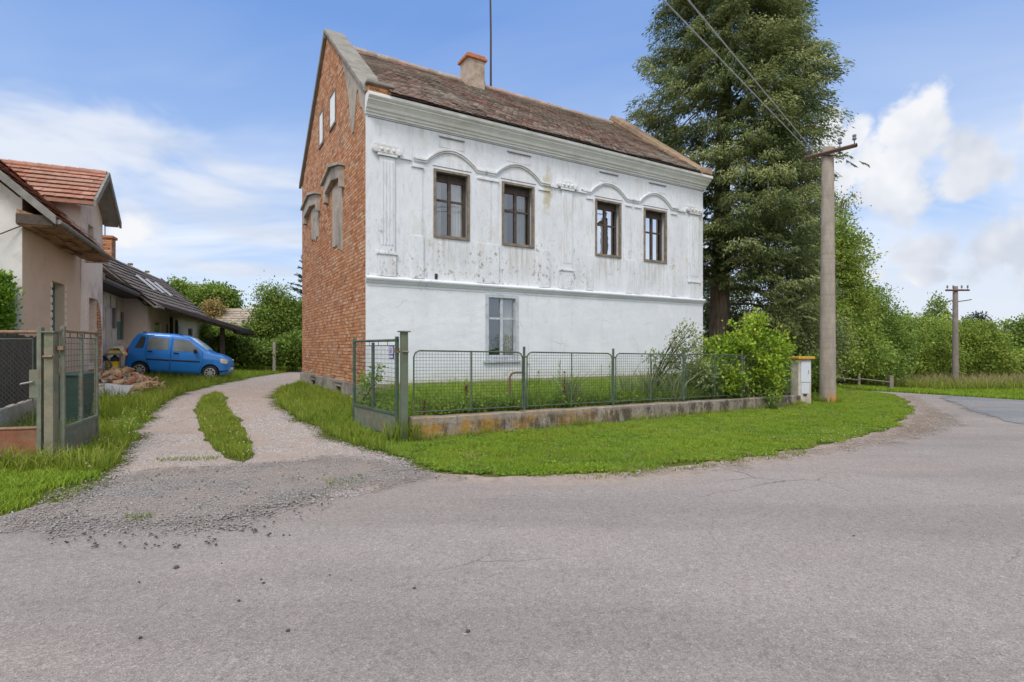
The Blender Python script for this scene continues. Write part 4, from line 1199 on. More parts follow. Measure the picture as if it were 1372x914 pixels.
def car_body():
    xs_ = sorted(set([round(v, 3) for v in list(np.linspace(0, 3.5, 71)) + [RW + WR * 1.2 * c for c in np.cos(np.linspace(0, PI, 25))] + [FW + WR * 1.2 * c for c in np.cos(np.linspace(0, PI, 25))]]))
    us = [0, .06, .16, .28, .40, .52, .64, .76, .86, .93, .97]
    vs = []; n = 0; rings = []
    for x in xs_:
        T = lerp_tab(TOP, x); B = lerp_tab(BOT, x)
        for c in (RW, FW):
            dd = (WR * 1.2) ** 2 - (x - c) ** 2
            if dd > 0: B = max(B, .275 + math.sqrt(dd) - .005)
        B = min(B, T - .05)
        ring = []
        half_pts = []
        for u in us:
            z = B + (T - B) * u
            half_pts.append((half(x, z), z))
        wt = half(x, T)
        half_pts[-1] = (half(x, half_pts[-1][1]) - .012, half_pts[-1][1])
        half_pts += [(wt * .93, T - .012), (wt * .8, T + .0), (wt * .4, T + .018), (0, T + .022)]
        full = [(y, z) for y, z in half_pts] + [(-y, z) for y, z in half_pts[-2::-1]]
        rings.append([(x, y, z) for y, z in full])
    k = len(rings[0]); fs = []
    for r in rings: vs += r
    for i in range(len(rings) - 1):
        for j in range(k):
            fs.append((i * k + j, i * k + (j + 1) % k, (i + 1) * k + (j + 1) % k, (i + 1) * k + j))
    fs.append(tuple(range(k))); fs.append(tuple((len(rings) - 1) * k + j for j in range(k)))
    return MB().add(vs, fs)
def side_patch(poly, off, sgn, grid=.05):
    xs2 = [p[0] for p in poly]; zs2 = [p[1] for p in poly]
    dense = []
    for i in range(len(poly)):
        a, b = Vector(poly[i]), Vector(poly[(i + 1) % len(poly)]); kk = max(1, int((b - a).length / grid))
        dense += [tuple(a + (b - a) * j / kk) for j in range(kk)]
    gx, gz = np.meshgrid(np.arange(min(xs2), max(xs2), grid) + .011, np.arange(min(zs2), max(zs2), grid) + .013)
    gx, gz = gx.ravel(), gz.ravel()
    ok = in_poly(dense, gx, gz) & (dist_poly(dense, gx, gz) > grid * .3)
    pts = [Vector(p) for p in dense] + [Vector((a, b)) for a, b in zip(gx[ok], gz[ok])]
    r = delaunay_2d_cdt(pts, [], [list(range(len(dense)))], 1, 1e-5)
    return MB().add([(v[0], sgn * (half(v[0], v[1]) + off), v[1]) for v in r[0]], [tuple(f) for f in r[2]])
def round_poly(pts, r=.05, n=4):
    out = []; N = len(pts)
    for i in range(N):
        p, a, b = Vector(pts[i]), Vector(pts[i - 1]), Vector(pts[(i + 1) % N])
        u = p + (a - p).normalized() * r; v = p + (b - p).normalized() * r
        for k in range(n + 1):
            t = k / n; out.append(tuple(u * (1 - t) ** 2 + p * 2 * t * (1 - t) + v * t * t))
    return out
def build_car(name, label, cat, loc, rot, paint, group=None):
    car = thing(name, label, cat, loc, 0); car.rotation_euler = rot; car.scale = (.96, .96, .98)
    off = Vector((-1.75, 0, 0))
    def fin(mb, nm, mat, par=car, smooth=False, bev=0):
        mb.v = [(v[0] + off.x, v[1], v[2]) for v in mb.v]
        return mb.build(nm, mat, par, smooth, bev)
    fin(car_body(), 'body', paint, smooth=True)
    sm_ = MB(); sm_.box(.15, 3.35, -.60, .60, .24, .62); fin(sm_, 'underbody', 'black_plastic')
    for sgn in (1, -1):
        qp = round_poly([(.30, 1.07), (.585, 1.07), (.63, 1.49), (.475, 1.52)], .06)
        fin(side_patch(qp, .006, sgn), 'quarter_window', 'car_glass')
        rp = round_poly([(.70, 1.05), (1.40, 1.05), (1.40, 1.50), (.735, 1.52)], .06)
        rd = round_poly([(.63, .30), (1.47, .30), (1.47, 1.56), (.69, 1.56), (.63, 1.0)], .04)
        def seam(poly):
            s_ = MB()
            for i in range(len(poly)):
                a, b = poly[i], poly[(i + 1) % len(poly)]
                L_ = math.hypot(b[0] - a[0], b[1] - a[1]); kk = max(1, int(L_ / .08))
                for j in range(kk):
                    p = [a[q] + (b[q] - a[q]) * j / kk for q in (0, 1)]; q2 = [a[q] + (b[q] - a[q]) * (j + 1) / kk for q in (0, 1)]
                    s_.bar((p[0], sgn * (half(*p) + .000), p[1]), (q2[0], sgn * (half(*q2) + .000), q2[1]), .007)
            return s_
        dr = fin(seam([(.85, .30), (1.50, .30), (1.50, 1.57), (.69, 1.57), (.66, .95)]), 'door', 'black_plastic')
        fin(side_patch(rp, .006, sgn), 'door_window', 'car_glass_light', dr)
        fin(MB().box(.74, .90, sgn * .80 - .012, sgn * .80 + .012, .955, .995), 'door_handle', 'black_plastic', dr, bev=.006)
        df = fin(seam([(1.52, .30), (2.50, .30), (2.62, .75), (2.58, 1.05), (2.05, 1.54), (1.52, 1.57)]), 'door', 'black_plastic')
        fp = round_poly([(1.57, 1.03), (2.47, 1.03), (2.42, 1.15), (2.08, 1.46), (1.57, 1.49)], .05)
        fin(side_patch(fp, .006, sgn), 'door_window', 'car_glass_light', df)
        fin(MB().box(1.60, 1.78, sgn * .80 - .012, sgn * .80 + .012, .935, .975), 'door_handle', 'black_plastic', df, bev=.006)
        st = side_patch([(.72, .655), (1.49, .655), (1.49, .705), (.72, .705)], .012, sgn); fin(st, 'side_moulding', 'black_plastic')
        st = side_patch([(1.53, .655), (2.52, .655), (2.52, .705), (1.53, .705)], .012, sgn); fin(st, 'side_moulding', 'black_plastic')
        mi = MB(); mi.boxm((.10, .17, .13), Matrix.Translation((2.34, sgn * .87, 1.08)) @ Matrix.Rotation(sgn * -.25, 4, 'Z')); mi.bar((2.36, sgn * .74, 1.05), (2.35, sgn * .84, 1.06), .05)
        fin(mi, 'wing_mirror', 'black_plastic', bev=.03)
        hl = side_patch(round_poly([(3.22, .68), (3.44, .64), (3.455, .79), (3.30, .85), (3.20, .84)], .03), .010, sgn, .03); fin(hl, 'headlight', 'headlight')
        tl = side_patch(round_poly([(.015, .72), (.11, .70), (.12, 1.05), (.05, 1.05)], .02), .010, sgn, .03); fin(tl, 'tail_light', 'tail_red')
        fin(side_patch([(3.18, .30), (3.47, .36), (3.47, .41), (3.18, .36)], .006, sgn, .04), 'bumper_trim', 'black_plastic')
        fin(MB().box(.50, .62, sgn * .60 - .02, sgn * .60 + .02, 1.655, 1.69), 'roof_rail_cap', 'black_plastic', bev=.008)
        fin(MB().box(1.72, 1.84, sgn * .60 - .02, sgn * .60 + .02, 1.64, 1.675), 'roof_rail_cap', 'black_plastic', bev=.008)
        for c in (RW, FW):
            y = sgn * .70
            tw = MB(); tw.lathe([(.17, y - sgn * .085), (.25, y - sgn * .085), (.275, y - sgn * .06), (.275, y + sgn * .06), (.255, y + sgn * .085), (.19, y + sgn * .082)], (c, 0, .275), 28, 'y')
            wo = fin(tw, 'wheel', 'tyre_rubber', smooth=True)
            h_ = MB(); h_.lathe([(.19, y + sgn * .06), (.188, y + sgn * .088), (.165, y + sgn * .092), (.16, y + sgn * .078), (.03, y + sgn * .085)], (c, 0, .275), 24, 'y')
            for k in range(8):
                a = 2 * PI * k / 8
                h_.boxm((.12, .022, .035), Matrix.Translation((c + .1 * math.cos(a), y + sgn * .088, .275 + .1 * math.sin(a))) @ Matrix.Rotation(-a, 4, 'Y'))
            fin(h_, 'hubcap', 'hubcap', wo)
            d_ = MB()
            for k in range(8):
                a = 2 * PI * (k + .5) / 8
                d_.lathe([(.005, y + sgn * .0935), (.024, y + sgn * .0925)], (c + .115 * math.cos(a), 0, .275 + .115 * math.sin(a)), 8, 'y')
            fin(d_, 'hub_slots', 'black_plastic', wo)
    # windscreen and rear screen lie on the top skin
    def top_patch(x0, x1, wf, mat, nm):
        m = MB(); nx_, ny_ = 10, 8
        for i in range(nx_ + 1):
            x = x0 + (x1 - x0) * i / nx_; T = lerp_tab(TOP, x); wt = half(x, T) * wf
            for j in range(ny_ + 1):
                u = -1 + 2 * j / ny_; m.v.append((x, u * wt, T + .022 * (1 - abs(u)) + .010)); m.val.append(.5)
        for i in range(nx_):
            for j in range(ny_): a = i * (ny_ + 1) + j; m.f.append((a, a + 1, a + ny_ + 2, a + ny_ + 1))
        fin(m, nm, mat, smooth=True)
    top_patch(2.10, 2.66, .86, 'car_screen', 'windscreen'); top_patch(.115, .31, .82, 'car_glass', 'rear_window')
    fin(MB().box(3.47, 3.52, -.25, .25, .40, .50), 'number_plate', 'car_white'); fin(MB().box(-.02, .03, -.25, .25, .60, .70), 'number_plate', 'car_white')
    return car
cx_, cy_ = ray(243.5, 20.3)
a_ = math.radians(18)
r0 = float(zt(cx_ - 1.2 * math.cos(a_), cy_ - 1.2 * math.sin(a_))); r1 = float(zt(cx_ + 1.15 * math.cos(a_), cy_ + 1.15 * math.sin(a_)))
build_car('parked_car', 'bright blue compact tall hatchback parked on grass by the outbuilding', 'car', (cx_, cy_, (r0 + r1) / 2 + .01), (0, math.atan2(r0 - r1, 2.35), a_), 'car_blue')
wx, wy = ray(317, 37)
build_car('parked_car', 'white car half hidden behind bushes beyond the carport', 'car', (wx, wy, float(zt(wx, wy)) + .25), (0, 0, .2), 'car_white')

# ------------------------------------------------------------------ clutter by the outbuilding
def lpos(s, y):   # local of the left house -> world
    return (LC[0] - .425 * s - .905 * y, LC[1] + .905 * s - .425 * y)
x, y = ray(152, 18.3); z = float(zt(x, y))
bk_ = MB().lathe([(.14, 0), (.17, .02), (.20, .30), (.21, .31), (.19, .31), (.16, .06), (.02, .05)], (0, 0, 0), 20).build('bucket', 'bucket_yellow', None, loc=(x, y, z + .3))
tag(bk_, 'yellow plastic bucket beside the red door steps', 'bucket')
x2, y2 = ray(157, 18.7); z2 = float(zt(x2, y2))
ta = thing('work_table', 'cluttered grey work table with yellow cloth against the stained wall', 'table', (x2, y2, z2 + .1), LA)
m = MB(); m.box(-.6, .6, -.25, .25, .72, .77); m.build('table_top', 'shelf_grey', ta)
for (u, v) in ((-.55, -.2), (.55, -.2), (-.55, .2), (.55, .2)): MB().box(u - .025, u + .025, v - .025, v + .025, 0, .72).build('leg', 'shelf_grey', ta)
m = MB(); m.box(-.6, .6, -.25, .25, .28, .31); m.build('shelf', 'shelf_grey', ta)
def on_table(name, mb, mat, lab, cat, u, v, z):
    c, s_ = math.cos(LA), math.sin(LA)
    o = mb.build(name, mat, None, loc=(x2 + c * u - s_ * v, y2 + s_ * u + c * v, z2 + .1 + z), rot=(0, 0, LA)); tag(o, lab, cat); return o
vs = [(i * .12 - .3, j * .14 - .28, .14 + .05 * math.sin(i * 1.7 + j)) for j in range(5) for i in range(6)]
m = MB().add([(a, b, c - (.2 if abs(b) > .25 else 0)) for a, b, c in vs], [(j * 6 + i, j * 6 + i + 1, j * 6 + i + 7, j * 6 + i + 6) for j in range(4) for i in range(5)])
m.box(-.26, .26, -.2, .2, .0, .10)
on_table('cloth_bundle', m, 'cloth_yellow', 'yellow cloth bundle lying on the work table', 'cloth', -.15, 0, .77)
on_table('storage_box', MB().box(-.17, .17, -.15, .15, 0, .22).box(-.18, .18, -.16, .16, .222, .25), 'car_white', 'small pale box standing on the work table', 'box', .42, 0, .77)
on_table('canister', MB().lathe([(.13, 0), (.14, .02), (.14, .30), (.05, .36), (.05, .4)], (0, 0, 0), 14), 'hose_dark', 'dark canister on the lower shelf of the work table', 'canister', -.3, 0, .31)
on_table('paint_pot', MB().lathe([(.11, 0), (.11, .24), (.12, .245), (.12, .26), (.02, .265)], (0, 0, 0), 14), 'red_door', 'dark red pot on the lower shelf of the work table', 'pot', .05, 0, .31)
# coiled hose / old hoops leaning on the wall
x, y = ray(134.5, 16.4); z = float(zt(x, y))
m = MB()
for k in range(6):
    r = .46 - k * .03
    m.tube([(r * math.cos(a) * .55 + .02 * k, .03 * k + .22 * (math.sin(a)), r * math.sin(a) + .4) for a in np.linspace(-.5, PI + .6, 22)], .018, 6)
tag(m.build('hose_coil', 'hose_dark', None, loc=(x, y, z + .05), rot=(0, 0, .5)), 'dark coil of hose leaning on the pale house wall', 'hose')
xx1, yy1 = lpos(5.0, -.5)
m = MB().box(-2.6, 3.2, -.45, .42, -.1, .22)
tag(m.build('doorstep', 'footing', None, bevel=.02, loc=(*lpos(7.4, .12), .22), rot=(0, 0, LA)), 'long concrete step along the outbuilding wall', 'step')
# wheelie bin behind the left gate leaf
x, y = ray(95, 9.6); bn = thing('rubbish_bin', 'dark green bin standing behind the left mesh gate leaf', 'bin', (x, y, float(zt(x, y))), .4)
vs = [(-.22, -.25, .05), (.22, -.25, .05), (.22, .25, .05), (-.22, .25, .05), (-.28, -.33, .92), (.28, -.33, .92), (.28, .33, .92), (-.28, .33, .92)]
MB().add(vs, [(0, 1, 2, 3), (0, 1, 5, 4), (1, 2, 6, 5), (2, 3, 7, 6), (3, 0, 4, 7), (4, 5, 6, 7)]).build('tub', 'bin_green', bn, bevel=.02)
MB().box(-.30, .30, -.36, .36, .925, .98).build('lid', 'bin_green', bn, bevel=.02)
for s_ in (-1, 1): MB().lathe([(.02, s_ * .26 - .03), (.10, s_ * .26 - .03), (.10, s_ * .26 + .03), (.02, s_ * .26 + .03)], (0, 0, 0), 12, 'x').build('wheel', 'black_plastic', bn, loc=(0, .28, .10))

# rubble heap
rx, ry = ray(155, 14.6); rz_ = float(zt(rx, ry))
R = random.Random(5)
def heap_h(u, v): 
    return .52 * max(0, 1 - ((u / 1.75) ** 2 + (v / 1.0) ** 2)) ** .8
m = MB(); n = 26
for j in range(n + 1):
    for i in range(n + 1):
        u, v = -1.9 + 3.8 * i / n, -1.15 + 2.3 * j / n
        m.v.append((u, v, heap_h(u, v) + .07 * mnoise.fractal(Vector((u * 3, v * 3, 1)), 1, 2, 4) - .04)); m.val.append(.5)
for j in range(n):
    for i in range(n): a = j * (n + 1) + i; m.f.append((a, a + 1, a + n + 2, a + n + 1))
HEAPROT = .35
def heap_obj(o, lab): o.location = (rx, ry, rz_); o.rotation_euler = (0, 0, HEAPROT); o.scale = (.66, 1, 1.05); stuff(o, lab, 'rubble')
heap_obj(m.build('rubble_heap', 'rubble_tan'), 'tan heap of sand and building rubble on the grass before the blue car')
def chunk(mb, mtx, s):
    pts = [(-1, -1, -1), (1, -1, -1), (1, 1, -1), (-1, 1, -1), (-1, -1, 1), (1, -1, 1), (1, 1, 1), (-1, 1, 1)]
    v = [mtx @ Vector((p[0] * s[0] * R.uniform(.7, 1.1), p[1] * s[1] * R.uniform(.7, 1.1), p[2] * s[2] * R.uniform(.7, 1.1))) for p in pts]
    mb.add(v, [(0, 3, 2, 1), (4, 5, 6, 7), (0, 1, 5, 4), (1, 2, 6, 5), (2, 3, 7, 6), (3, 0, 4, 7)])
for nm, mat, cnt, szs, lab in (('broken_bricks', 'rubble_brick', 150, ((.06, .13), (.04, .08), (.025, .05)), 'broken red bricks scattered over the rubble heap'),
                              ('plaster_lumps', 'rubble_grey', 110, ((.05, .15), (.05, .11), (.015, .04)), 'grey plaster lumps scattered over the rubble heap'),
                              ('board_scraps', 'rubble_tan', 130, ((.12, .34), (.05, .13), (.012, .03)), 'tan board scraps scattered over the rubble heap')):
    m = MB()
    for k in range(cnt):
        while True:
            u, v = R.uniform(-1.85, 1.85), R.uniform(-1.1, 1.1)
            if nm == 'broken_bricks' and R.random() > .35 + .3 * (u > .2) + .3 * (v > .2): continue
            if (u / 1.9) ** 2 + (v / 1.12) ** 2 < 1: break
        mt = Matrix.Translation((u, v, heap_h(u, v) + .03)) @ Matrix.Rotation(R.uniform(0, PI), 4, 'Z') @ Matrix.Rotation(R.gauss(0, .4), 4, 'X') @ Matrix.Rotation(R.gauss(0, .3), 4, 'Y')
        chunk(m, mt, [R.uniform(*q) for q in szs])
    heap_obj(m.build(nm, mat), lab)
for (p, D, s_, lab) in ((147, 13.7, (.42, .26), 'crumpled white sheet at the near foot of the rubble heap'), (172, 13.9, (.30, .12), 'small white panel scrap lying in grass right of the rubble heap'), (122, 13.4, (.7, .10), 'long pale board at the left foot of the rubble heap')):
    x, y = ray(p, D); m = MB(); n = 7
    for j in range(n + 1):
        for i in range(n + 1):
            u, v = -1 + 2 * i / n, -1 + 2 * j / n
            m.v.append((u * s_[0], v * s_[1], .10 + .10 * (1 + v) * (s_[1] > .2) + .05 * mnoise.noise(Vector((u * 1.3 + p, v * 1.3, 2))))); m.val.append(.5)
    for j in range(n):
        for i in range(n): a = j * (n + 1) + i; m.f.append((a, a + 1, a + n + 2, a + n + 1))
    o = m.build('sheet_scrap', 'sheet_white', None, loc=(x, y, float(zt(x, y))), rot=(.15, .1, R.uniform(0, .6))); tag(o, lab, 'sheet', 'pale sheets by the rubble heap')

# ------------------------------------------------------------------ utility poles and wires
def utility_pole(x, y, hgt, r0, r1, label, mat, arm_dir, arm_len, arm_off, arm_z, ins, armmat):
    z = float(zt(x, y))
    t = thing('utility_pole', label, 'utility pole', (x, y, z), 0, 'concrete utility poles')
    MB().lathe([(r0, -.4), (r0, 0), (r0 + (r1 - r0) * .5, hgt * .5), (r1, hgt - .02), (r1 * .92, hgt)], (0, 0, 0), 24).build('shaft', mat, t, smooth=True)
    d = Vector((*arm_dir, 0)).normalized(); nrm = Vector((d.y, -d.x, 0)); 
    if nrm.y > 0: nrm = -nrm
    c = nrm * (r1 + .04) + Vector((0, 0, arm_z))
    a, b = c + d * (-arm_len / 2 + arm_off), c + d * (arm_len / 2 + arm_off)
    ar = MB().bar(a, b, .085).build('crossarm', armmat, t)
    pts = []
    for u in ins:
        p = c + d * u + Vector((0, 0, .04))
        MB().lathe([(.012, -.02), (.012, .10), (.045, .11), (.055, .15), (.03, .17), (.048, .20), (.045, .24), (.015, .26)], p, 10).build('insulator', 'insulator', ar, smooth=True)
        pts.append(Vector((x, y, z)) + p + Vector((0, 0, .2)))
    return t, pts
ux, uy = ray(1109, 14.6)
pole, ip = utility_pole(ux, uy, 6.97, .205, .145, 'tall pale concrete utility pole with orange lichen at its foot', 'pole_concrete', (.72, -.85), 1.28, .12, 6.78, (-.46, -.36, .36, .70), 'rust_metal')
m = MB(); m.bar((-.1, -.17, 6.70), (.16, -.17, 6.70), .03); m.build('arm_clamp', 'rust_metal', pole)
fx, fy = ray(1280, 33.0)
pole2, ip2 = utility_pole(fx, fy, 2.72 + 80 * 33 / 715 - .36 - .0, .175, .13, 'distant dark utility pole standing before the round bushes', 'dark_pole', (1, -.05), 1.40, .0, 2.72 + 80 * 33 / 715 - .62, (-.6, -.25, .25, .6), 'rust_metal')
m = MB(); m.tube([(.1, -.1, 5.1), (.5, -.12, 5.15), (.9, -.12, 5.22)], .03, 6); m.build('side_bracket', 'rust_metal', pole2)
def wire_thing(a, b, sag, lab):
    pts = []
    for k in range(25):
        u = k / 24; p = Vector(a).lerp(Vector(b), u); p.z -= sag * 4 * u * (1 - u); pts.append(p)
    m = MB().tube(pts, .011, 6); o = m.build('power_line', 'wire'); tag(o, lab, 'power line', 'overhead wires from the near pole')
def through(a, px, py, D, k):
    x, y = ray(px, D); z = CH + (HY - py) * D / FPX
    a = Vector(a); b = Vector((x, y, z)); return a + (b - a) * k
wire_thing(ip[0], through(ip[0], 889, 0, 8.2, 3.4), .0, 'left overhead wire crossing before the tall conifer')
wire_thing(ip[1], through(ip[1], 922, 0, 8.0, 3.4), .0, 'right overhead wire crossing before the tall conifer')

# low rail barrier at the lawn end
(bx0, by0), (bx1, by1), (bx2, by2) = ray(1110, 22.5), ray(1150.5, 23.3), ray(1193, 24.2)
lb = thing('low_barrier', 'low dark rail barrier with short posts at end of the lawn', 'barrier', (0, 0, 0))
for (x, y, w, h_, mt) in ((bx1, by1, .05, .62, 'old_wood'), (bx2, by2, .09, .66, 'dark_pole'), (bx0, by0, .05, .6, 'old_wood')):
    z = float(zt(x, y)); MB().box(x - w, x + w, y - w, y + w, z - .2, z + h_).build('post', mt, lb, bevel=.01)
m = MB()
for (a, b) in (((bx0, by0), (bx1, by1)), ((bx1, by1), (bx2, by2))):
    m.bar((*a, float(zt(*a)) + .42), (*b, float(zt(*b)) + .36), .045)
m.build('rail', 'old_wood', lb)

# ------------------------------------------------------------------ far buildings
hx, hy = ray(318, 46)
fh = thing('far_house', 'distant house with pale patchy tiled roof among trees', 'house', (hx, hy, .2), .25)
MB().box(-2.6, 3.2, 0, 6, -.3, 2.3).build('wall', 'cream_render', fh)
mb = MB(); tile_slope(mb, -2.2, 2.6, -.4, 2.0, 3, 4.9, .3, .36, .04, .05, 41, .03); mb.add([(-2.2, -.4, 1.98), (2.6, -.4, 1.98), (2.6, 3, 4.88), (-2.2, 3, 4.88)], [(0, 1, 2, 3)], .4)
mb.add([(-2.2, 6.4, 1.98), (2.6, 6.4, 1.98), (2.6, 3, 4.88), (-2.2, 3, 4.88)], [(0, 1, 2, 3)], .4)
mb.build('roof', 'pale_tile', fh)
mb = MB(); mb.prism([(0, 2.2), (3, 4.75), (6, 2.2)], 'x', -2.0, 2.4); mb.build('gable', 'cream_render', fh)
gx_, gy_ = ray(367.5, 26.5); z = float(zt(gx_, gy_))
tag(MB().tube([(0, 0, -.2), (.01, 0, 1.5)], [.09, .075], 10).build('fence_post', 'plinth_concrete', None, loc=(gx_, gy_, z)), 'lone grey post standing among the bushes behind the drive', 'post')

# ------------------------------------------------------------------ vegetation
def crown(name, base, blobs, ncl, per, size, crad, mat, parent, seed, flat=.35, droop=0.0, clipf=None, shell=.55):
    r = np.random.default_rng(seed)
    B = np.array(blobs, float); vol = (B[:, 3] * B[:, 4] * B[:, 5]) ** .8; pick = r.choice(len(B), ncl, p=vol / vol.sum())
    b = B[pick]; dirv = unit(r.normal(size=(ncl, 3)))
    rad = shell + (1 - shell) * r.random(ncl) ** .6
    lump = np.array([mnoise.noise(Vector(tuple(d * 2.1)) + Vector((seed, float(p) * 3, 0))) for d, p in zip(dirv, pick)])
    rad = rad * (1 + .28 * lump)
    c = b[:, :3] + dirv * b[:, 3:6] * rad[:, None]
    if clipf is not None: c = c[clipf(c)]
    n = len(c); dv = unit(c - B[:, :3].mean(0))
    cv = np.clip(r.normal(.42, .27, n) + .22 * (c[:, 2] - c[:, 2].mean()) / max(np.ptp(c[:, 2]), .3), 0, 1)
    pos = np.repeat(c, per, 0) + r.normal(size=(n * per, 3)) * crad * np.array([1, 1, .7])
    ax = unit(r.normal(size=(n * per, 3)) + np.repeat(dv, per, 0) * .7 + np.array([0, 0, -droop]))
    sd = unit(np.cross(ax, unit(r.normal(size=(n * per, 3)) * flat * 2 + np.array([0, 0, 1.0]))))
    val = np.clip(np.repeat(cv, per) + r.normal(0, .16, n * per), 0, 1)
    sz = size * (.6 + .8 * r.random(n * per))
    pos = pos + np.array(base) * 0
    return leaves(name, pos, ax, sd, sz, sz * .62, mat, val, parent)

def tree(name, label, px, D, blobs, ncl, per, size, crad, mat, trunk_r, group=None, seed=1, bark='dark_bark', droop=0.0, zoff=0, limbs=6, cat='tree', shell=.55, clipf=None):
    x, y = ray(px, D); z = float(zt(x, y)) + zoff
    t = thing(name, label, cat, (x, y, z), 0, group)
    R = random.Random(seed); m = MB()
    topb = max(blobs, key=lambda q: q[2])
    hi = topb[2]
    m.tube([(0, 0, -.3), (0, 0, hi * .3), (topb[0] * .5, topb[1] * .5, hi * .65), (topb[0], topb[1], hi)], [trunk_r * 1.2, trunk_r, trunk_r * .7, trunk_r * .25], 9)
    for k in range(limbs):
        b = blobs[k % len(blobs)]; e = (b[0] + R.uniform(-.6, .6) * b[3], b[1] + R.uniform(-.6, .6) * b[4], b[2] + R.uniform(-.3, .6) * b[5])
        s0 = R.uniform(.15, .4) * hi
        m.tube([(0, 0, s0), (e[0] * .5, e[1] * .5, s0 + (e[2] - s0) * .6), e], [trunk_r * .55, trunk_r * .4, trunk_r * .12], 6)
    m.build('trunk', bark, t, smooth=True)
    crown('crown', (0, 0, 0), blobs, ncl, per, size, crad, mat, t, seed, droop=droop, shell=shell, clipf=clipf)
    return t

def pxb(D, list_):
    """blobs given as photo centre x, y and half sizes in px at depth D -> metres relative to a base px"""
    return list_

def blobs_at(px, D, items, zoff=0):
    x0, y0 = ray(px, D); z0 = float(zt(x0, y0)) + zoff; out = []
    for (bx, by, rx_, rz2, dy) in items:
        DD = D + dy; x = DD * (bx - CX) / FPX; z = CH + (HY - by) * DD / FPX
        k = DD / FPX
        out.append((x - x0, dy, z - z0, rx_ * k, max(rx_ * k * .9, .5), rz2 * k))
    return out

